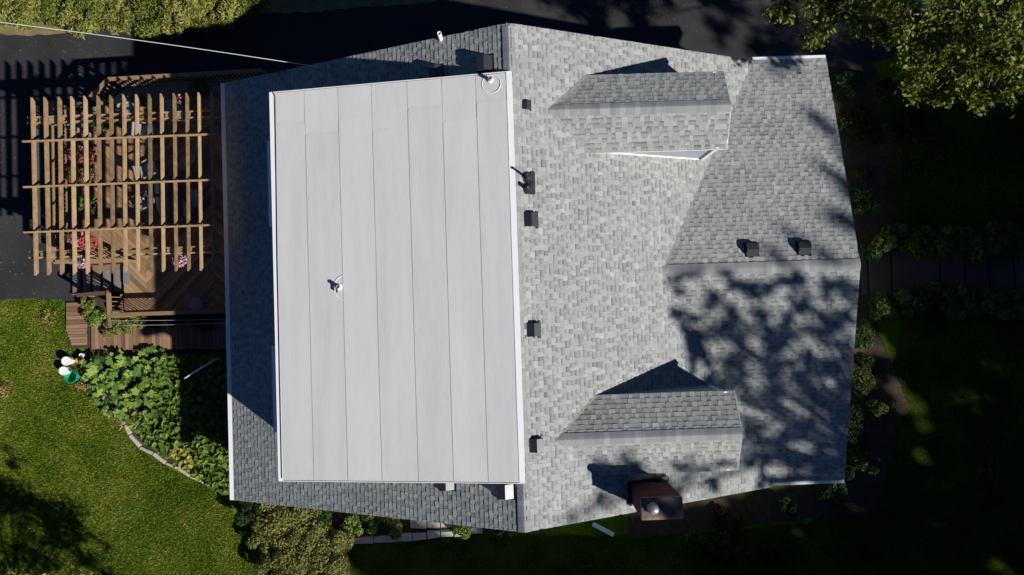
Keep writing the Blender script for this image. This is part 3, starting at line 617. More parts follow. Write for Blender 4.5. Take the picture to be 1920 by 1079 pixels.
railing([cn, cb, (ce.x, cb.y, ZRAIL)])
railing([cn, P(144, 554, 1.15)], 'stair_railing')
# stair down to the drive
nst = 5; x_lo = P(140, 530, 0).x
for i in range(nst):
    xa = stx - (i + 1) * (stx - x_lo) / nst; zt = ZD - (i + 1) * ZD / (nst + 1)
    k = MB(); k.box((xa + .16 - dl.x, (sty1 + sty0) / 2 - dl.y, zt - .02), (.30, sty1 - sty0 - .1, .04)); k.build('stair_tread', M['walkwood'], deck)
    k = MB(); k.box((xa + .17 - dl.x, (sty1 + sty0) / 2 - dl.y + .0, zt + .006), (.20, sty1 - sty0 - .4, .01)); k.build('tread_pad', M['treadgrey'], deck)
for yy in (sty1 - .03, sty0 + .03):
    k = MB(); k.bar((stx - dl.x, yy - dl.y, ZD - .2), (x_lo - dl.x, yy - dl.y, .05), .04, .24); k.build('stringer', M['railwood'], deck)
q = P(237.5, 516, ZD); k = MB(); k.box((q.x, q.y, ZD + .012), (.24, .66, .014)); tag(k.build('doormat', M['treadgrey'], None, bevel=.004), 'grey doormat at the head of the deck stairs', 'mat')

# pergola
ZP = 3.42; pg = empty('pergola', (-13.0, 3.4, ZD)); tag(pg, 'tan timber pergola of rafters and purlins above the deck', 'pergola'); pl = pg.location.copy(); W = lambda v: Vector(v) - pl
RH = .185
topx = [56.5, 80.5, 107, 131, 155.5, 180, 204, 228.5, 252.5, 276.5, 299, 323, 347, 369.5, 393.5]
botx = [63.5, 87.5, 112, 136, 160.5, 184.5, 208.5, 231.5, 255, 279.5, 303, 327, 350.5, 374, 397.5]
raf = None
for i in range(15):
    yt = 183 - i * .75; yb = 517 - i * .72
    a, c = P(topx[i] + 1.5, yt, ZP), P(botx[i] + 1.5, yb, ZP); k = MB()
    d = (c - a); L = d.length; d.normalize(); s = Vector((d.y, -d.x, 0)) * .019; e = .10
    prof = [(0, 0), (L, 0), (L, -.05), (L - e, -RH), (e, -RH), (0, -.05)]
    vs = [W(a + d * x + s + Vector((0, 0, z))) for x, z in prof] + [W(a + d * x - s + Vector((0, 0, z))) for x, z in prof]
    k.add(vs, [tuple(range(6)), tuple(range(6, 12))[::-1]] + [(j, j + 6, (j + 1) % 6 + 6, (j + 1) % 6) for j in range(6)], random.random()); k.build('rafter', M['wood'], pg)
for (xa, ya, xb, yb) in ((43, 266, 405, 252), (44.5, 351.5, 406, 337.5), (45.5, 436.5, 408, 422)):
    k = MB(); k.bar(W(P(xa, ya, ZP + .045)), W(P(xb, yb, ZP + .045)), .05, .085, t=.75); k.build('purlin', M['wood'], pg)
for (xa, ya, xb, yb) in ((51, 220.5, 411, 207), (51, 231, 411, 218.5), (54, 473, 413, 461.5), (54, 484, 413, 472.5)):
    k = MB(); zb_ = ZP - RH - .002; a, c = P(xa, ya, zb_), P(xb, yb, zb_); d = (c - a).normalized(); L = (c - a).length; s = Vector((-d.y, d.x, 0)) * .02; e = .12
    prof = [(0, 0), (L, 0), (L, -.05), (L - e, -.235), (e, -.235), (0, -.05)]
    vs = [W(a + d * x + s + Vector((0, 0, z))) for x, z in prof] + [W(a + d * x - s + Vector((0, 0, z))) for x, z in prof]
    k.add(vs, [tuple(range(6))[::-1], tuple(range(6, 12))] + [(j, (j + 1) % 6, (j + 1) % 6 + 6, j + 6) for j in range(6)], random.random()); k.build('beam', M['wood'], pg)
zpt = ZP - RH - .01
for (px, py) in ((96, 224.5), (332, 215.5), (98, 477.5), (335, 469)):
    q = P(px, py, zpt); k = MB(); k.box(W((q.x, q.y, (zpt + ZD) / 2)), (.14, .14, zpt - ZD), t=random.random()); k.build('post', M['greywood'], pg, bevel=.006)
    for s in (-1, 1):
        k = MB(); k.box(W((q.x + s * .24, q.y, zpt - .125)), (.30, .135, .22), t=random.random()); k.build('spacer_block', M['greywood'], pg)
        k = MB(); k.bar(W((q.x + s * .62, q.y, zpt - .05)), W((q.x + s * .06, q.y, zpt - .75)), .09, .09, t=random.random()); k.build('knee_brace', M['greywood'], pg)
sh = MB(); sa, sb = P(66, 243, ZP - .30), P(71, 456, ZP - .30); sh.tube([sa, sb], .055, 10); o = sh.build('rolled_shade', M['shade'], None, True); tag(o, 'dark grey rolled up sun shade hung under the outer pergola rafters', 'sun shade')
k = MB(); k.bar(sa + Vector((.10, 0, .06)), sb + Vector((.10, 0, .06)), .05, .05); o2 = k.build('headrail', M['shade'], o); o2.parent = o

# boardwalk
bwk = empty('boardwalk', P(260, 630, 0)); tag(bwk, 'brown plank boardwalk turning between lawn and garden bed', 'boardwalk'); bl = bwk.location.copy()
x = 160.0; i = 0
for (xa, ya, xb, yb) in ((126, 574, 161, 652), (160, 604, 470, 655)):
    a, c = P(xa, ya, .03), P(xb, yb, .03); k = MB(); k.box(((a.x + c.x) / 2 - bl.x, (a.y + c.y) / 2 - bl.y, .02), (c.x - a.x, a.y - c.y, .03)); k.build('sleeper', M['soil'], bwk)
while x < 470:
    a, c = P(x, 0, .08).x, P(x + 7.0, 0, .08).x; y0 = P(x, 656 + random.uniform(-1.2, 1.2), .08).y; y1 = P(x, 601 + random.uniform(-1.5, 1.5), .08).y
    k = MB(); k.box(((a + c) / 2 - bl.x, (y0 + y1) / 2 - bl.y, .065), (c - a - .010, y1 - y0, .05), t=random.random()); k.build('plank', M['walkwood'], bwk); x += 7.0
y = 572.0
while y < 648:
    a, c = P(0, y, .08).y, P(0, y + 8.2 - (3 if y > 620 else 0), .08).y; xr = 152 + (y - 572) * .35 if y < 598 else 162
    x0, x1 = P(124 + max(0, (y - 620) * .35) + random.uniform(-1, 1), y, .08).x, P(xr + random.uniform(-1, 1), y, .08).x
    k = MB(); k.box(((x0 + x1) / 2 - bl.x, (a + c) / 2 - bl.y, .06 + random.uniform(0, .006)), (x1 - x0, abs(a - c) - .012, .05), t=random.random()); k.build('plank', M['walkwood'], bwk); y += 8.2 - (3 if y > 620 else 0)

# ------------------------------------------------------------------ furniture and pots on the deck
def chair_proto():
    r = empty('patio_chair', (0, 0, 0))
    b = MB(); b.add([(-.24, -.22, .42), (.24, -.22, .42), (.24, .24, .40), (-.24, .24, .40), (-.24, -.22, .405), (.24, -.22, .405), (.24, .24, .385), (-.24, .24, .385)], [(0, 1, 2, 3), (7, 6, 5, 4), (0, 4, 5, 1), (1, 5, 6, 2), (2, 6, 7, 3), (3, 7, 4, 0)]); b.build('seat', M['sling'], r)
    b = MB(); b.add([(-.24, .24, .42), (.24, .24, .42), (.24, .40, .92), (-.24, .40, .92), (-.24, .255, .415), (.24, .255, .415), (.24, .415, .915), (-.24, .415, .915)], [(0, 1, 2, 3), (7, 6, 5, 4), (0, 4, 5, 1), (1, 5, 6, 2), (2, 6, 7, 3), (3, 7, 4, 0)]); b.build('backrest', M['sling'], r)
    for s in (-1, 1):
        b = MB(); b.tube([(s * .27, -.25, 0), (s * .27, -.23, .40), (s * .27, -.20, .62), (s * .27, .30, .64)], .014, 6); b.build('leg', M['blackmetal'], r)
        b = MB(); b.tube([(s * .27, .34, 0), (s * .26, .22, .40), (s * .25, .42, .95)], .014, 6); b.build('leg', M['blackmetal'], r)
        b = MB(); b.box((s * .275, .03, .655), (.05, .46, .025)); b.build('armrest', M['sling'], r, bevel=.008)
    return r
cp = chair_proto(); first = True
for (px, py, rz, lab) in ((281, 318, 2.0, 'grey sling chair with a sunlit seat in the middle of the deck'), (268, 380, -1.2, 'grey sling chair beside the striped towel'), (276, 248, 1.4, 'grey sling chair under the second pergola purlin'),
                          (243, 207, .6, 'grey sling chair near the driveway railing'), (352, 300, -2.4, 'grey sling chair in shade on the house side of the table')):
    o = cp if first else copy_tree(cp); first = False; q = P(px, py, ZD + .45); o.location = (q.x, q.y, ZD + .003); o.rotation_euler = (0, 0, rz)
    tag(o, lab, 'chair', 'patio chairs on the deck')
def table(name, px, py, w_, d_, rz, label, m, h=.72):
    q = P(px, py, ZD + h); r = empty(name, (q.x, q.y, ZD + .003), rz); b = MB(); b.box((0, 0, h), (w_, d_, .03)); b.build('tabletop', m, r, bevel=.01)
    for sx_ in (-1, 1):
        for sy_ in (-1, 1):
            b = MB(); b.tube([(sx_ * (w_ / 2 - .08), sy_ * (d_ / 2 - .08), 0), (sx_ * (w_ / 2 - .12), sy_ * (d_ / 2 - .12), h)], .018, 6); b.build('leg', M['blackmetal'], r)
    tag(r, label, 'table'); return r
table('patio_table', 318, 372, 1.0, 1.5, .25, 'dark glass topped patio table in the shade of the house', M['glass'])
table('side_table', 362, 372, .55, .62, -.1, 'small blue grey side table in shade near the house', M['bluegrey'], .5)
table('bench_table', 322, 200, .62, .5, 0, 'blue grey square table below the pink hanging flowers', M['bluegrey'], .45)
b = MB(); q = P(284, 371, 1.58)                             # towel: navy and white stripes over the chair arm
for i in range(9):
    x0, x1 = -.42 + i * .093, -.42 + (i + 1) * .093; zf = lambda x: -.16 * (x * 2.2) ** 2 + .02 * math.sin(x * 14)
    b.add([(x0, -.15 + .02 * math.sin(i), zf(x0)), (x1, -.15 + .02 * math.sin(i + 1), zf(x1)), (x1, .15 + .03 * math.sin(i + 1), zf(x1) + .01), (x0, .15 + .03 * math.sin(i), zf(x0) + .01)], [(0, 1, 2, 3)], .9 if i % 2 else .1)
o = b.build('towel', M['towel']); o.location = q; o.rotation_euler = (0, 0, -.3); md = o.modifiers.new('thick', 'SOLIDIFY'); md.thickness = .012; tag(o, 'navy and white striped towel draped by the patio table', 'towel')
q = P(367, 570, ZD + .5); r = empty('round_table', (q.x, q.y, ZD + .003)); b = MB(); b.lathe((0, 0, .47), [(0, .03), (.235, .03), (.24, .02), (.24, 0), (0, 0)], 28); b.build('tabletop', M['bluegrey'], r)
for k in range(3): a = k * 2.094; b = MB(); b.tube([(.2 * math.cos(a), .2 * math.sin(a), 0), (.1 * math.cos(a), .1 * math.sin(a), .47)], .015, 6); b.build('leg', M['blackmetal'], r)
tag(r, 'small round blue grey table by the lower deck railing', 'table')

def blob(n, c, r, sq=.8, power=.5):
    U = RNG.normal(size=(n, 3)); U /= np.linalg.norm(U, axis=1)[:, None]; U[:, 2] = np.abs(U[:, 2]) * np.where(RNG.uniform(size=n) < .85, 1, -1)
    R = RNG.uniform(0, 1, n) ** (power * .5); return np.array(c) + U * R[:, None] * np.array([r, r, r * sq]), U
def pot(px, py, z, r, petal, nleaf, npet, label, hang=None, potm='terracotta', name='flower_pot', h=.3):
    q = P(px, py, z + h); o = empty(name, (q.x, q.y, z))
    b = MB(); b.lathe((0, 0, 0), [(.0, .0), (r * .62, 0), (r * .9, h * .9), (r, h * .9), (r, h), (r * .88, h), (r * .86, h - .03), (0, h - .03)], 16); b.build('pot', M[potm], o, True)
    c, u = blob(nleaf, (0, 0, h), r * 1.5, .8); leaves('foliage', c, .075, M['potleaf'], o, .7, out=u)
    if npet:
        c, u = blob(npet, (0, 0, h + .03), r * 1.62, .95, .15); kk = c[:, 2] > h - .05; cl_ = RNG.normal(size=(9, 2)) * r; 
        leaves('blossoms', c[kk], .05, M[petal], o, .9, 1.2, out=u[kk])
    if hang:
        for k in range(3):
            a = k * 2.094; b = MB(); b.tube([(r * math.cos(a), r * math.sin(a), h), (0, 0, hang)], .005, 4); b.build('hanger', M['blackmetal'], o)
    tag(o, label, 'planter' if not hang else 'hanging basket', 'flower pots on the deck' if not hang else 'hanging flower baskets'); return o
pot(147, 290, ZD, .20, 'pink', 260, 210, 'pot of pink and white flowers nearest the driveway side rafters')
pot(168, 295, ZD, .20, 'red', 220, 170, 'pot of pale red flowers beside the pink flower pot')
pot(140, 327, ZD, .20, 'red', 300, 120, 'leafy pot with red flowers at the outer railing')
pot(163, 330, ZD, .19, 'pink', 300, 90, 'leafy pot with a few pink flowers under the middle purlin')
pot(152, 382, ZD, .17, 'red', 340, 0, 'green leafy pot without flowers under the pergola', name='plant_pot')
pot(172, 387, ZD, .22, 'red', 160, 0, 'dark round tub with low green plants', potm='darkpot', name='plant_pot')
pot(150, 448, ZD, .19, 'pink', 120, 330, 'pot crowded with pink flowers below the lowest purlin')
pot(168, 455, ZD, .20, 'red', 120, 330, 'pot crowded with orange red flowers below the lowest purlin')
pot(190, 233, ZD, .22, 'red', 100, 0, 'dark pot with ochre plant by the upper beam', potm='darkpot', name='plant_pot')
pot(337, 191, 2.35, .14, 'pink', 60, 90, 'hanging basket of bright pink flowers above the upper beam', .95, 'darkpot', 'hanging_basket', .2)
pot(338, 488, 2.35, .15, 'purple', 70, 170, 'hanging basket of purple and white flowers near the house', .95, 'darkpot', 'hanging_basket', .2)
pot(150, 203, 2.3, .13, 'purple', 80, 60, 'hanging basket of violet flowers at the driveway end', .95, 'darkpot', 'hanging_basket', .2)
pot(155, 492, 2.3, .14, 'purple', 90, 130, 'hanging basket of violet and white flowers over the stairs', .95, 'darkpot', 'hanging_basket', .2)
pot(372, 165, ZD, .25, 'purple', 900, 20, 'large dark leafy planter in shade by the upper railing', potm='darkpot', name='plant_pot', h=.4)
pot(263, 190, ZD, .20, 'red', 120, 0, 'pale plant in a dark pot beside the upper railing', potm='darkpot', name='plant_pot')

# buckets, tub and jugs on the lawn
def bucket(name, px, py, r, h, m, label, cat='bucket', lid=True, r0=.82):
    q = P(px, py, h); o = empty(name, (q.x, q.y, .0)); b = MB()
    pr = [(0, .01), (r * r0, .01), (r, h - .05), (r * 1.06, h - .05), (r * 1.06, h)]
    pr += [(r * .9, h), (r * .88, h - .012), (0, h - .012)] if lid else [(r * .97, h), (r * .95, h - .05), (r * r0 * .95, .03), (0, .03)]
    b.lathe((0, 0, 0), pr, 24); b.build('body', m, o, False)
    pts = [(r * 1.08 * math.cos(a), r * 1.08 * math.sin(a), h - .08 - .10 * math.sin(a * 1.0) * (0 < a < math.pi)) for a in [math.pi * k / 12 for k in range(13)]]
    b = MB(); b.tube(pts, .006, 5); b.build('handle', M['galv'], o); tag(o, label, cat); return o
bucket('bucket', 123.5, 677.5, .155, .37, M['bucketwhite'], 'white lidded bucket standing beside the boardwalk corner')
bucket('bucket', 118.5, 696, .15, .37, M['bucketwhite'], 'white lidded bucket standing next to the green tub')
bucket('tub', 132, 706.5, .22, .34, M['bucketgreen'], 'open green plastic tub at the corner of the garden bed', 'tub', False, .85)
bucket('jug', 146, 677, .10, .26, M['orange'], 'ochre jug behind the white buckets', 'jug')
bucket('jug', 152, 667, .075, .26, M['bucketwhite'], 'small white capped jug at the edge of the boardwalk', 'jug')
bucket('pail', 160, 704, .12, .18, M['darkpot'], 'small dark pail at the tip of the garden bed', 'pail', False)

# lines, poles and pipes
b = MB(); pts = []
for k in range(25):
    t = k / 24; px = -40 + (607 + 40) * t; py = 37 + (127.5 - 37) * t - 3.0 * math.sin(t * math.pi) ; q = P(px, py, 4.6 - .3 * t); pts.append(q)
wall_at = P(640, 134, 4.9); b.tube(pts + [(pts[-1].x + .3, HL - .3, 3.9)], .010, 6); o = b.build('overhead_cable', M['rope']); tag(o, 'white twisted overhead cable crossing the driveway to the rear eave', 'cable')
for k, (ya, yb, lab) in enumerate(((602, 598.5, 'clothesline wire nearest the deck railing'), (611.5, 605.5, 'clothesline wire nearest the boardwalk'))):
    b = MB(); b.tube([P(207 + 9 * k, ya, 1.9), P(330, (ya + yb) / 2 + .6, 1.86), Vector((hx, P(430, yb, 1.9).y, 1.9))], .0035, 5); tag(b.build('clothesline', M['rope']), lab, 'clothesline', 'clothesline wires')
r = empty('clothesline_support', P(203, 600, 0)); rl_ = r.location.copy(); b = MB(); b.bar(P(203.5, 590, 1.80) - rl_, P(206.5, 614, 1.90) - rl_, .07, .09); b.build('arm', M['railwood'], r)
q = P(203.5, 594, 1.8); b = MB(); b.box((q.x - rl_.x, q.y - rl_.y, .9), (.09, .09, 1.8)); b.build('post', M['railwood'], r); tag(r, 'wooden clothesline arm at the corner of the deck railing', 'clothesline arm')
b = MB(); a, c = P(346, 709.5, .95), P(402, 675, .95); b.tube([a, c], .028, 10); o = b.build('pole', M['pvc'], None, True); tag(o, 'white pole slanting over the shaded end of the garden bed', 'pole')
b = MB(); b.tube([c, c + Vector((.02, .02, -.93))], .022, 8); b.build('stake', M['pvc'], o)
b = MB(); b.tube([a.lerp(c, .1), a.lerp(c, .1) + Vector((.0, .02, -.94))], .012, 8); b.build('stake', M['stake'], o)
b = MB(); b.tube([P(413, 825, .2), P(436, 818, .3)], .03, 8); tag(b.build('pipe', M['pvc'], None, True), 'short white drain pipe reaching from the rear wall into the bed', 'pipe')
a, c = P(1112, 983, .14), P(1150, 1003, .08); d = (c - a).normalized(); r = empty('drain_extension', a); b = MB(); b.bar((0, 0, 0), c - a, .14, .10); b.build('tube_body', M['white'], r)
b = MB()
for k in range(6): b.bar(d * (.12 * k + .05) + Vector((0, 0, .0)), d * (.12 * k + .07), .15, .11)
b.build('rib', M['white'], r); tag(r, 'white downspout extension lying on the dark lawn below the gable', 'downspout')
for (xa, ya, xb, yb, lab) in ((800, 977, 822, 975, 'short green garden stake by the border stones'), (822, 995, 886, 989, 'long green garden stake over the border stones')):
    b = MB(); b.tube([P(xa, ya, .30), P(xb, yb, .34)], .012, 6); tag(b.build('garden_stake', M['stake']), lab, 'stake')
for (xa, ya, xb, yb, lab) in ((176, 645, 160, 652, 'thin dark stake at the boardwalk corner'), (280, 633, 308, 640, 'thin dark stake lying over the boardwalk'), (256, 662, 276, 658, 'thin dark stake at the garden bed edge')):
    pass

# stone edging
def stones(name, pts, label, w_, h, z0=0, step=.5, z=.12, m='stone'):
    r = empty(name, P(*pts[0], 0)); l0 = r.location.copy(); L = [P(x, y, z) for x, y in pts]
    for i in range(len(L) - 1):
        a, c = L[i], L[i + 1]; n = max(1, round((c - a).length / step))
        for j in range(n):
            s, e = a.lerp(c, j / n), a.lerp(c, (j + 1) / n); d = (e - s).normalized(); nn = Vector((-d.y, d.x, 0)); ww = w_ / 2
            rr = lambda: random.uniform(-.04, .03)
            poly = [s + d * .012 + nn * (ww + rr()), s + d * .02 - nn * (ww + rr()), e - d * .012 - nn * (ww + rr()), e - d * .015 + nn * (ww + rr())]
            k = MB(); k.prism([(p.x - l0.x, p.y - l0.y) for p in poly], 0, z + random.uniform(-.015, .015), t=random.random()); k.build('stone', M[m], r, bevel=.018)
    tag(r, label, 'edging'); return r
stones('stone_edging', [(172, 700), (182, 722), (192, 742), (206, 762), (222, 780), (243, 815), (262, 838), (285, 852), (310, 869), (332, 880), (356, 893), (376, 904), (392, 912)], 'curved edging of pale stones between lawn and vegetable bed', .13, .12)
stones('block_edging', [(661, 1016), (700, 1013), (745, 1010), (800, 1005), (850, 1001), (905, 994)], 'straight edging of pale blocks along the border below the gable', .26, .14, step=.62, z=.16)
stones('border_stones', [(768, 985), (800, 984), (850, 983)], 'short row of blocks close to the rear gable wall', .3, .14, step=.6, z=.22)

# ------------------------------------------------------------------ garden plants
def lobed(r, lobes=5, depth=.32, cup=.12, n=20):
    vs = [(0, 0, 0)]
    for k in range(n):
        a = 2 * math.pi * k / n; q = r * (1 - depth * abs(math.sin(a * lobes / 2)) ** 1.4) * random.uniform(.92, 1.06)
        if abs(a - math.pi) < .2: q *= .35
        vs.append((q * math.cos(a), q * math.sin(a), cup * r * (.6 * math.cos(a * lobes) + (q / r) ** 2 * -.8) + random.uniform(-.02, .02) * r))
    return vs, [(0, k + 1, (k + 1) % n + 1) for k in range(n)]
LEAFM = []
for k in range(8):
    b = MB(); vs, fs = lobed(.19, 5, .34 if k % 2 else .22); b.add(vs, fs, (k % 4) / 3.0); b.tube([(0, 0, 0), (-.02, 0, -.12), (-.05, 0, -.32)], .008, 4, t=1.0); o = b.build('leaf', M['squash'], None, True); LEAFM.append(o.data); bpy.data.objects.remove(o)
names = ['leftmost', 'second', 'third', 'fourth', 'fifth', 'sixth', 'seventh', 'eighth', 'ninth', 'tenth', 'eleventh', 'twelfth', 'thirteenth']
squash_spots = [(178, 690), (205, 682), (232, 676), (262, 684), (290, 672), (318, 676), (196, 716), (226, 708), (258, 714), (286, 702), (206, 742), (236, 738), (262, 744), (224, 764), (250, 772), (282, 735), (308, 700)]
for i, (px, py) in enumerate(squash_spots):
    q = P(px, py, 0); r = empty('squash_plant', (q.x, q.y, 0)); b = MB(); b.tube([(0, 0, 0), (.03, .02, .15), (.0, .04, .3)], [.03, .025, .012], 6); b.build('stem', M['squash'], r)
    for k in range(15):
        a = random.uniform(0, 6.28); rr = .40 * math.sqrt(random.random()); o = bpy.data.objects.new('leaf', random.choice(LEAFM)); link(o, r)
        o.location = (rr * math.cos(a), rr * math.sin(a), random.uniform(.30, .62) - rr * .3); o.rotation_euler = (random.uniform(-.5, .5), random.uniform(-.5, .5), a + random.uniform(-.7, .7)); s = random.uniform(.45, 1.05); o.scale = (s, s, s)
    rw, kk = (0, i) if i < 6 else ((1, i - 6) if i < 10 else ((2, i - 10) if i < 13 else (3, i - 13)))
    tag(r, 'big leaved squash plant, %s from the lawn in the %s row from the boardwalk' % (names[kk] if kk else 'first', ('first', 'second', 'third', 'fourth')[rw]), 'squash plant', 'squash plants in the vegetable bed')
HEART = np.array([(-.5, 0), (-.62, .22), (-.40, .42), (0, .40), (.35, .2), (.62, 0), (.35, -.2), (0, -.40), (-.40, -.42), (-.62, -.22)])
def heart_leaves(name, C, size, mtl, parent=None, tilt=.45):
    n = len(C); a = RNG.uniform(0, 2 * np.pi, n); s = size * RNG.uniform(.65, 1.25, n); N = RNG.normal(size=(n, 3)) * tilt; N[:, 2] = 1; N /= np.linalg.norm(N, axis=1)[:, None]
    D = np.stack([np.cos(a), np.sin(a), np.zeros(n)], 1); D -= N * (D * N).sum(1)[:, None]; D /= np.linalg.norm(D, axis=1)[:, None]; S = np.cross(N, D); m = len(HEART)
    pts = [np.asarray(C) + D * (h[0] * s)[:, None] + S * (h[1] * s)[:, None] + N * ((abs(h[1]) * .35 - (h[0] ** 2) * .25) * s)[:, None] for h in HEART]
    V = np.stack(pts, 1).reshape(-1, 3); b0 = np.arange(n)[:, None] * m
    # two halves folded along the midrib
    h1 = b0 + np.array([[0, 5, 4, 3, 2, 1]]); h2 = b0 + np.array([[0, 9, 8, 7, 6, 5]])
    Fi = np.concatenate([h1[:, ::-1], h2[:, ::-1]], 1).reshape(-1, 6); return np_mesh(name, V, Fi, np.repeat(RNG.uniform(0, 1, n), 2), mtl, parent)
def scatter(poly, n, z0, z1):
    xsq = [p[0] for p in poly]; ysq = [p[1] for p in poly]; X = RNG.uniform(min(xsq), max(xsq), n); Y = RNG.uniform(min(ysq), max(ysq), n); k = in_poly(X, Y, poly); X, Y = X[k], Y[k]
    return np.stack([X, Y, z0 + (z1 - z0) * RNG.uniform(0, 1, len(X)) ** .7 * (.75 + .25 * np.sin(X * 3.1) * np.sin(Y * 2.7))], 1)
vp = pxp([(300, 668), (470, 662), (470, 935), (415, 915), (384, 892), (340, 870), (300, 842), (268, 816), (252, 790), (242, 775), (290, 770), (285, 735)])
o = heart_leaves('vine_leaves', scatter(vp, 4300, .12, .6), .165, M['vine']); tag(o, 'mass of green vine leaves covering the vegetable bed', 'vines', None, 'stuff')
yp = pxp([(330, 838), (372, 830), (372, 880), (340, 872)]); o = heart_leaves('yellow_vine_leaves', scatter(yp, 90, .4, .6), .17, M['yellowvine']); tag(o, 'yellowing vine leaves at the lower edge of the bed', 'vines', None, 'stuff')
def straw_patch(px, py, r, n, label):
    q = P(px, py, .1); C = np.stack([q.x + RNG.normal(size=n) * r, q.y + RNG.normal(size=n) * r, RNG.uniform(.08, .36, n)], 1)
    tag(leaves('straw', C, .13, M['straw'], None, .22, .8, .05), label, 'straw', None, 'stuff')
straw_patch(242, 769, .24, 520, 'patch of dry golden straw mulch at the bed edge'); straw_patch(384, 778, .2, 260, 'withered golden leaves near the rear wall'); straw_patch(14, 733, .12, 60, 'small straw coloured bare patch at the left lawn edge'); straw_patch(94, 601, .14, 60, 'small straw coloured bare patch near the driveway end of the lawn'); straw_patch(335, 800, .2, 60, 'dry tan leaves scattered through the vines'); straw_patch(158, 722, .13, 90, 'dry straw on the lawn below the green tub'); straw_patch(283, 712, .16, 90, 'dry pale leaves between squash and vines')
# small bed below the railing: bushy herbs
def shrub(name, px, py, z, r, h, n, size, m, label, cat='shrub', group=None, aspect=.55, lobes=7, twigs=0, spread=1.0):
    q = P(px, py, z); o = empty(name, (q.x, q.y, 0)); C = []; U = []; TT = []
    for k in range(lobes):
        a = random.uniform(0, 6.28); rr = r * .85 * math.sqrt(random.random()) if k else 0; lr = r * random.uniform(.26, .52) if k else r * .6
        c, u = blob(n // lobes, (rr * math.cos(a), rr * math.sin(a), h - lr * .8 - random.uniform(0, .25) * h if k else h * .5), lr, min(1.0, h / r * .8) if k else h / r * .5, .35); C.append(c); U.append(u); TT.append(np.clip(RNG.uniform(-.1, .65, len(c)) + random.uniform(0, .5), 0, 1))
    C = np.concatenate(C); U = np.concatenate(U); C[:, 2] = np.maximum(C[:, 2], .03); leaves('foliage', C, size, m, o, aspect, .5, out=U, tint=np.concatenate(TT))
    b = MB()
    for k in range(5): a = k * 1.26; b.tube([(0, 0, 0), (.25 * r * math.cos(a), .25 * r * math.sin(a), h * .4), (.5 * r * math.cos(a), .5 * r * math.sin(a), h * .75)], [.03, .02, .008], 5)
    b.build('stem', M['bark'], o); tag(o, label, cat, group); return o
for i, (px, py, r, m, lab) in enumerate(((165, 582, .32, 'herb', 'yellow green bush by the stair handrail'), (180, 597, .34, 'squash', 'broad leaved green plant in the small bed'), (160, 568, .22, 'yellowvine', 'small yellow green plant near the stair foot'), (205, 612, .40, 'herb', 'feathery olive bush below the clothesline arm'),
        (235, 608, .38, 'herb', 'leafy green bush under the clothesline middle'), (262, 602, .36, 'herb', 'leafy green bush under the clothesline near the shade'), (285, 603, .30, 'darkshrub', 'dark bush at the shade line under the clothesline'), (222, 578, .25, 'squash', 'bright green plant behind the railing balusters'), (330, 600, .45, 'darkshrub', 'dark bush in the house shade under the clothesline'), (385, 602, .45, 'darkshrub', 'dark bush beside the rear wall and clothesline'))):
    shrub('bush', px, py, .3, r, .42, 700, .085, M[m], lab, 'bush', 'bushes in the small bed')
# shrubs along the border and hedge
for i, (px, py, r, h, n, m, lab) in enumerate(((500, 978, .75, 1.0, 5200, 'tanshrub', 'olive shrub nearest the rear lawn corner'), (560, 990, .95, 1.1, 6500, 'tanshrub', 'widest olive shrub below the rear gable'), (540, 1045, .95, 1.1, 6500, 'tanshrub', 'olive shrub at the lower edge of the photo'), (610, 1020, .8, 1.0, 5200, 'tanshrub', 'olive shrub beside the block edging'), (600, 1075, .8, 1.0, 4500, 'tanshrub', 'lowest olive shrub cut by the photo edge'),
        (482, 1012, .55, .8, 2600, 'tanshrub', 'small olive shrub bulging over the lawn edge'), (512, 1068, .6, .8, 3000, 'tanshrub', 'small olive shrub at the lawn edge near the photo bottom'),
        (465, 958, .5, .9, 2200, 'darkshrub', 'dark green shrub tucked against the roof corner'), (600, 962, .5, .9, 2200, 'darkshrub', 'dark green shrub between olive shrubs and roof'))):
    shrub('border_shrub', px, py, .8, r * 1.08, h, int(n * 1.5), .10, M[m], lab, 'shrub', 'shrubs in the border below the gable', lobes=13)
for i, (px, py, r, n, m, lab) in enumerate(((665, 985, .4, 800, 'squash', 'broad leaved green plant left in the border'), (700, 978, .42, 900, 'vine', 'green leafy plant touching the roof edge'), (735, 985, .45, 1000, 'herb', 'light green airy plant beside the border stones'), (862, 990, .38, 800, 'vine', 'green plant around the long garden stake'), (940, 1003, .35, 700, 'darkshrub', 'low dark plant below the roof peak'))):
    shrub('border_plant', px, py, .4, r, .55, n, .11, M[m], lab, 'plant', 'plants in the border below the gable')
hed = [(-20, 15), (30, 12), (70, 22), (115, 10), (150, 22), (190, 8), (225, 20), (262, 18), (295, 30), (330, 22), (350, 8), (385, 14), (420, 6), (60, -15), (160, -18), (260, -12), (350, -16), (450, -14), (275, 45), (330, 40), (245, 38)]
names_ = ['leftmost', 'second', 'third', 'fourth', 'fifth', 'sixth', 'seventh', 'eighth', 'ninth', 'tenth', 'eleventh', 'twelfth', 'thirteenth']
for i, (px, py) in enumerate(hed):
    big = i >= 18; lab = ('yellow green juniper, %s from the left along the driveway verge' % names[i]) if i < 13 else ('yellow green juniper in the back row behind the verge hedge, %s from the left' % names[i - 13] if not big else 'juniper branch tip over the dark driveway, %s from the left' % ('second', 'rightmost', 'leftmost')[i - 18])
    o = shrub('juniper', px, py, .7, random.uniform(.6, .85) if not big else .5, random.uniform(.7, 1.2), 2300 if not big else 1100, .15, M[('hedge', 'hedge', 'herb')[i % 3]], lab, 'juniper', 'junipers along the driveway' if i < 13 else ('back row junipers' if not big else 'overhanging juniper tips'), .30, 14)
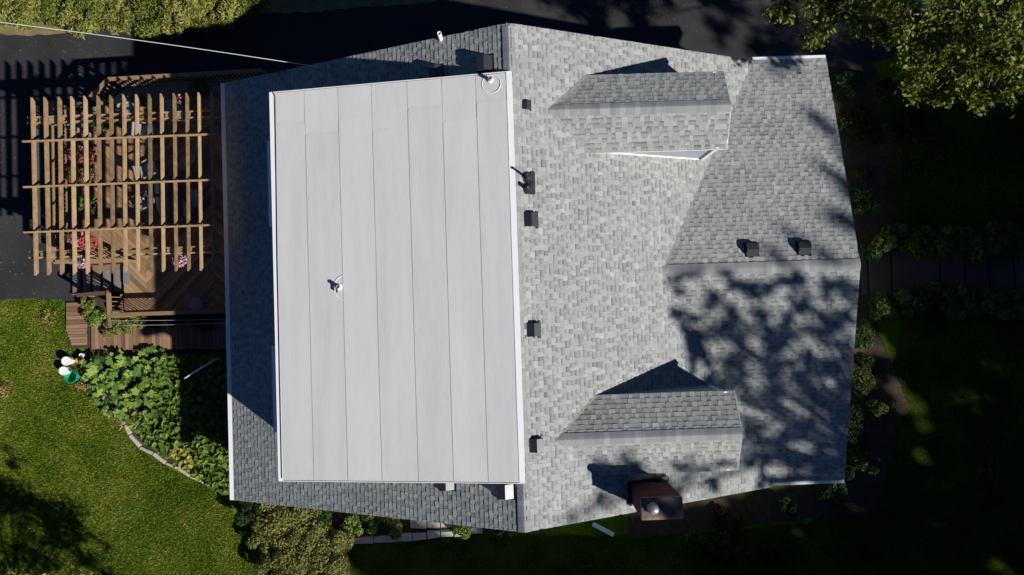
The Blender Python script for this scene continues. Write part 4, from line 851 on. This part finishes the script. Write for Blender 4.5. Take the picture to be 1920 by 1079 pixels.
# front hydrangeas along the walk, foundation plants
hy = [(1660, 456), (1700, 450), (1742, 456), (1790, 452), (1835, 456), (1880, 448), (1915, 452), (1655, 572), (1700, 566), (1742, 560), (1785, 566), (1828, 560), (1872, 566), (1912, 560)]
pos_n = ['nearest the house', 'second from the house', 'third from the house', 'fourth from the house', 'fifth from the house', 'sixth from the house', 'farthest from the house']
for i, (px, py) in enumerate(hy):
    shrub('hydrangea', px, py, .6, .62, .8, 1900, .13, M['hydrangea'], 'shaded hydrangea bush on the %s side of the walk, %s' % (('driveway', 'lower')[i // 7], pos_n[i % 7]), 'hydrangea', 'hydrangeas lining the front walk', .8)
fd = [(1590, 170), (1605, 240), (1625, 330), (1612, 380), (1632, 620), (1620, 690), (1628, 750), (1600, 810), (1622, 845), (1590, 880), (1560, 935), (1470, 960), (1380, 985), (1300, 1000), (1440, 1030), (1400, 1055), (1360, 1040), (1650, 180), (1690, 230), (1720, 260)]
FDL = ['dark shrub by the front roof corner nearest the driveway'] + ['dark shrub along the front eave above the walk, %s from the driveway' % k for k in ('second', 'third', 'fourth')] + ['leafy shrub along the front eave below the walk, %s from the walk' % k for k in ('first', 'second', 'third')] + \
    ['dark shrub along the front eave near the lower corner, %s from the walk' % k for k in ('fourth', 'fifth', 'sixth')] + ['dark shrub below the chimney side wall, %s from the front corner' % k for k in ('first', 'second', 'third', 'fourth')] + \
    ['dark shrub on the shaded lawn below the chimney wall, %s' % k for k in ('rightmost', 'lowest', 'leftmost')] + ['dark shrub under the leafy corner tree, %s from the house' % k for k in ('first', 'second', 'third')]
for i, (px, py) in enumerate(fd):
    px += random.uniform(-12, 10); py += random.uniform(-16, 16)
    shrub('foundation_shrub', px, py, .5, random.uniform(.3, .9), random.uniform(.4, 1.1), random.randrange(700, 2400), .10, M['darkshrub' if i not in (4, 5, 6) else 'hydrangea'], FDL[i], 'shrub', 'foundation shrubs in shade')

# ------------------------------------------------------------------ trees
def tree(name, trunk_xy, th, lobes, n_per, size, m, label, group=None, tr=.22, twig=None, aspect=.6, ups=.35):
    o = empty(name, (trunk_xy[0], trunk_xy[1], 0)); T = Vector((trunk_xy[0], trunk_xy[1], 0)); b = MB()
    b.tube([(0, 0, 0), (.05, .02, th * .35), (-.05, .08, th * .7), (0, 0, th)], [tr * 1.25, tr, tr * .8, tr * .5], 10)
    C = []; Ti = []; U = []; bt = MB()
    for (lx, ly, lz, lr) in lobes:
        c = Vector((lx, ly, lz)) - T; st = Vector((0, 0, min(th, max(th * .45, c.z - 1.5 - .35 * Vector((c.x, c.y)).length))))
        mid = st.lerp(c, .5) + Vector((random.uniform(-.3, .3), random.uniform(-.3, .3), .3)); (b if not twig else bt).tube([st, mid, c], [.05, .025, .01], 6)
        n = int(n_per * lr ** 2); nb_ = max(4, int(9 * lr))
        for k in range(nb_):                                # sprays of leaves round branchlets
            u = RNG.normal(size=3); u /= np.linalg.norm(u); e = np.array(c) + u * lr * RNG.uniform(.45, 1.0) * np.array([1, 1, .75])
            (b if not twig else bt).tube([c, Vector(e)], [.014, .004], 4)
            t = RNG.uniform(.35, 1.1, n // nb_)[:, None]; pts = np.array(c) + (e - np.array(c)) * t + RNG.normal(size=(n // nb_, 3)) * lr * .15
            C.append(pts); U.append(np.repeat(u[None], n // nb_, 0))
    b.build('trunk', M['bark'], o)
    if twig: bt.build('branches', M[twig], o)
    C = np.concatenate(C); leaves('crown', C, size, m, o, aspect, ups, out=np.concatenate(U) * .5)
    tag(o, label, 'tree', group); return o
sv = Vector((1.19, -.73, 1.0))
def shade_lobes(spec):                                      # crown lobes from the places their shadows fall on
    out = []
    for (pt, t, r) in spec: q = pt + sv * t; out.append((q.x, q.y, q.z, r))
    return out
G_ = lambda x, y: P(x, y, 0)
# the tree that reaches into the upper right corner
lob = []
for (px, py, z, r) in ((1475, 15, 6.6, .65), (1530, 30, 6.9, .8), (1535, 68, 6.5, .45), (1590, 20, 7.3, .9), (1640, 55, 7.2, .75), (1700, 90, 7.4, .95), (1690, 30, 8.0, 1.0), (1740, 140, 7.2, .9), (1745, 180, 6.8, .6), (1790, 70, 8.2, 1.1), (1800, 150, 7.5, .9),
                       (1845, 185, 6.9, .6), (1870, 120, 8.0, 1.0), (1870, 40, 8.8, 1.2), (1910, 150, 7.4, .8), (1930, 80, 8.4, 1.1), (1780, -30, 9, 1.3), (1900, -40, 9.2, 1.4), (1980, 20, 9, 1.3), (2040, 110, 8.5, 1.2), (1640, -40, 8.3, 1.1), (2060, -60, 9.4, 1.4), (1720, -110, 9.0, 1.3), (1880, -140, 9.2, 1.4), (1545, -40, 7.4, .9)):
    q = P(px, py, z); lob.append((q.x, q.y, q.z, r))
tq = P(1880, 20, 3); spec = [(G_(x, y), random.uniform(7.5, 10), r) for (x, y, r) in ((1340, 10, .6), (1350, 60, .7), (1390, 30, .8), (1420, 80, .9), (1470, 40, .9), (1480, 90, .9), (1540, 60, 1.0), (1560, 110, .9), (1620, 80, 1.0), (1640, 130, 1.0), (1690, 100, .9), (1600, 20, .8), (1700, 170, 1.0), (1640, 200, 1.0), (1600, 160, .8), (1760, 140, 1.0), (1720, 230, 1.0), (1600, 230, .7), (1200, 30, .35), (1130, 25, .35), (1080, 10, .4), (1160, -5, .5), (1020, 0, .3), (1250, 5, .4), (1180, 55, .25))]
lob += shade_lobes(spec)
tree('maple_tree', (tq.x, tq.y), 6.0, lob, 700, .145, M['tree'], 'leafy yellow green tree reaching over the upper right corner', twig='twig')
on_g2 = lambda px, py: PP(px, py, (0, -mG, 1), ZG - mG * YC)
random.seed(11); RNG = np.random.default_rng(11)
# tall tree whose dapples lie on the front roof
spec = []
for (x, y, r) in ((1265, 590, .45), (1290, 640, .6), (1330, 560, .4), (1345, 610, .5), (1400, 540, .35), (1420, 590, .45), (1480, 520, .45), (1500, 570, .5), (1550, 540, .4), (1530, 620, .5), (1450, 660, .6), (1380, 680, .6), (1320, 720, .6), (1560, 690, .5), (1500, 710, .6), (1430, 740, .6), (1570, 770, .5), (1510, 790, .55), (1450, 820, .5), (1540, 850, .5),
                  (1400, 790, .4), (1590, 600, .4), (1380, 640, .3), (1470, 860, .4), (1590, 720, .5), (1575, 840, .4), (1270, 690, .35)):
    spec.append((on_g2(x, y), random.uniform(9, 12.5), r))
for (x, y, r) in ((1230, 880, .4), (1300, 860, .45), (1180, 900, .35), (1120, 940, .35), (1080, 965, .3), (1340, 900, .4), (1260, 930, .5)):
    spec.append((on_r(x, y), random.uniform(10, 13), r))
GAPS = [(1345, 615), (1352, 650), (1420, 600), (1482, 615), (1515, 655), (1475, 665), (1560, 650), (1495, 755), (1515, 788), (1412, 772), (1425, 835), (1530, 868), (1450, 875), (1562, 728), (1400, 700), (1540, 810), (1590, 690), (1340, 770), (1360, 700)]
for x in range(1262, 1612, 31):
    for y in range(528, 615, 29):
        xx, yy = x + random.uniform(-15, 15), y + random.uniform(-13, 13)
        if random.random() < .12 or min(math.hypot(xx - a, (yy - c) * 1.2) for a, c in GAPS) < 18: continue
        spec.append((on_g2(xx, yy), random.uniform(9, 12.5), random.uniform(.26, .40)))
for x in range(1280, 1612, 31):
    for y in range(612, 900, 31):
        xx, yy = x + random.uniform(-13, 13), y + random.uniform(-13, 13)
        if xx < 1395 and yy > 730: continue
        if min(math.hypot(xx - a, (yy - c) * 1.2) for a, c in GAPS) < 20: continue
        spec.append((on_g2(xx, yy), random.uniform(9, 12.5), random.uniform(.34, .52)))
for x in range(1120, 1390, 40):
    if random.random() < .85: spec.append((P(x, 872 + random.uniform(-20, 14), ZR - .85), random.uniform(9, 12), random.uniform(.25, .42)))
for x in range(1440, 1590, 24): spec.append((P(x, 899, zGE), random.uniform(9, 12), .3))
for (x, y, r) in ((1140, 940, .3), (1100, 955, .25), (1165, 915, .3), (1060, 975, .2), (1290, 905, .35), (1330, 915, .3), (1215, 905, .3)): spec.append((on_r(x, y), random.uniform(14, 17), r))
spec += [(P(x, y, CZ), random.uniform(10, 12), r * 1.2) for (x, y, r) in ((1250, 955, .35), (1240, 950, .3), (1272, 955, .3), (1265, 945, .3), (1225, 942, .22), (1262, 968, .25))]
L1 = shade_lobes(spec); cxy = np.mean(np.array(L1), 0)
tree('shade_tree', (cxy[0], cxy[1]), 10, L1, 640, .16, M['oak'], 'tall leafy tree outside the photo whose dapples fall on the front roof')
spec = [(on_g(x, y), random.uniform(15, 18), r) for (x, y, r) in ((1535, 225, .3), (1560, 250, .25), (1570, 330, .35), (1585, 360, .4), (1560, 400, .35), (1590, 420, .35), (1480, 440, .22), (1460, 480, .25), (1540, 480, .3), (1450, 130, .2), (1480, 120, .2), (1610, 300, .5), (1640, 380, .6))]
spec += [(G_(x, y), random.uniform(15, 20), r) for (x, y, r) in ((1660, 260, 1.4), (1720, 340, 1.5), (1800, 300, 1.5), (1880, 340, 1.5), (1780, 400, 1.4), (1880, 250, 1.5), (1690, 440, 1.2), (1650, 340, 1.2), (1920, 420, 1.4), (1840, 470, 1.3), (1700, 520, 1.0), (1760, 490, 1.2))]
spec += [(G_(x + random.uniform(-8, 8), y + random.uniform(-8, 8)), random.uniform(11, 17), random.uniform(.8, 1.1)) for x in range(1628, 1960, 52) for y in range(130, 570, 50)]
spec += [(G_(x, y), random.uniform(9, 12), .5) for (x, y) in ((1575, 150), (1585, 190), (1595, 235), (1605, 290), (1615, 340), (1625, 390), (1630, 430), (1640, 480), (1640, 530))]
L2 = shade_lobes(spec); cxy = np.mean(np.array(L2), 0)
tree('shade_tree', (cxy[0], cxy[1]), 13, L2, 560, .32, M['oak'], 'tall leafy tree outside the photo shading the front walk')
LIT = [(1690, 604), (1745, 640), (1828, 622), (1862, 645), (1700, 745), (1732, 752), (1722, 822), (1852, 760), (1880, 700), (1640, 715), (1635, 655), (1560, 1040), (1880, 1050), (1780, 905)]
spec = []
for x in range(1650, 1990, 42):
    for y in range(560, 1110, 42):
        xx, yy = x + random.uniform(-10, 10), y + random.uniform(-10, 10)
        if min(math.hypot(xx - a, yy - c) for a, c in LIT) > 31: spec.append((G_(xx, yy), random.uniform(9, 14), random.uniform(.75, .95)))
L3 = shade_lobes(spec); cxy = np.mean(np.array(L3), 0)
tree('shade_tree', (cxy[0], cxy[1]), 12, L3, 560, .30, M['oak'], 'broad leafy tree outside the photo shading the front lawn')
spec = [(G_(x, y), random.uniform(9, 14), r) for (x, y, r) in [(x + random.uniform(-15, 15), y + random.uniform(-12, 12), random.uniform(1.0, 1.4)) for x in range(720, 1660, 66) for y in range(1030, 1160, 56)]]
spec += [(G_(x, y), random.uniform(10, 13), 1.0) for (x, y) in ((1080, 1010), (1150, 1005), (1230, 1005), (1310, 1000), (1390, 985), (1470, 970), (1560, 960), (1620, 930), (1000, 1030), (1640, 850), (1650, 780))]
spec += [(G_(x, y), random.uniform(9, 12), .6) for (x, y) in ((1640, 560), (1640, 600), (1635, 690), (1630, 760), (1620, 820), (1610, 870), (1600, 910), (1550, 930), (1500, 935), (1450, 945), (1400, 955), (1350, 970), (1300, 980), (1250, 990), (1480, 1000), (1420, 1020), (1200, 1000))]
L4 = shade_lobes(spec); cxy = np.mean(np.array(L4), 0)
tree('shade_tree', (cxy[0], cxy[1]), 9, L4, 620, .36, M['oak'], 'broad leafy tree outside the photo shading the side lawn')
# unseen trees added round the front garden to block sky light
for (tx, ty, hh, lab) in ((16, -20, 11, 'unseen tree added below the front lawn to block the sky'), (24, -21, 12, 'unseen tree added beyond the lower front corner to block the sky'), (29, -8, 11, 'unseen tree added right of the front lawn to block the sky'), (30, 2, 10, 'unseen tree added at the end of the front walk to block the sky')):
    LB = []
    for k in range(16):
        a = random.uniform(0, 6.28); rr = 3.2 * math.sqrt(random.random()); LB.append((tx + rr * math.cos(a), ty + rr * math.sin(a), random.uniform(hh * .4, hh), random.uniform(1.4, 2.0)))
    tree('sky_block_tree', (tx, ty), hh * .7, LB, 130, .5, M['oak'], lab, 'unseen trees added to block the sky')
# tree at the lower left corner: its crown tip shows, its shadow lies on the lawn
lob = []
for (px, py, z, r) in ((25, 1078, 4.6, .55), (80, 1085, 4.6, .5), (130, 1082, 4.4, .4), (150, 1090, 4.2, .5), (-20, 1090, 4.6, .8), (60, 1140, 3.6, 1.3), (150, 1150, 3.4, 1.2), (220, 1160, 3.4, 1.0), (0, 1180, 4.4, 1.4), (120, 1210, 4.6, 1.4), (260, 1220, 4.0, 1.2)):
    q = P(px, py, z); lob.append((q.x, q.y, q.z, r))
spec = [(G_(x, y), random.uniform(4.4, 6.5), r) for (x, y, r) in ((0, 900, .5), (20, 950, .8), (60, 960, .6), (75, 945, .3), (100, 990, .8), (40, 1010, 1.0), (120, 1020, .9), (150, 1010, .5), (160, 1045, .8), (180, 1070, .6), (70, 1050, 1.0), (10, 1040, 1.0), (195, 1020, .35), (140, 975, .3))]
lob += shade_lobes(spec)
q = P(130, 1230, 0); tree('apple_tree', (q.x, q.y), 2.6, lob, 420, .12, M['tanshrub'], 'rounded tree at the lower left corner of the lawn')

C = scatter(pxp([(-10, 70), (240, 62), (250, 110), (130, 150), (120, 550), (-10, 555)]), 420, .012, .02); C = np.concatenate([C, scatter(pxp([(860, 2), (1330, 2), (1330, 60), (1250, 60)]), 130, .012, .02)])
tag(leaves('fallen_leaves', C, .04, M['twig'], None, .6, 3.0, .05), 'scattered dry leaves lying on the asphalt driveway', 'leaves', None, 'stuff')
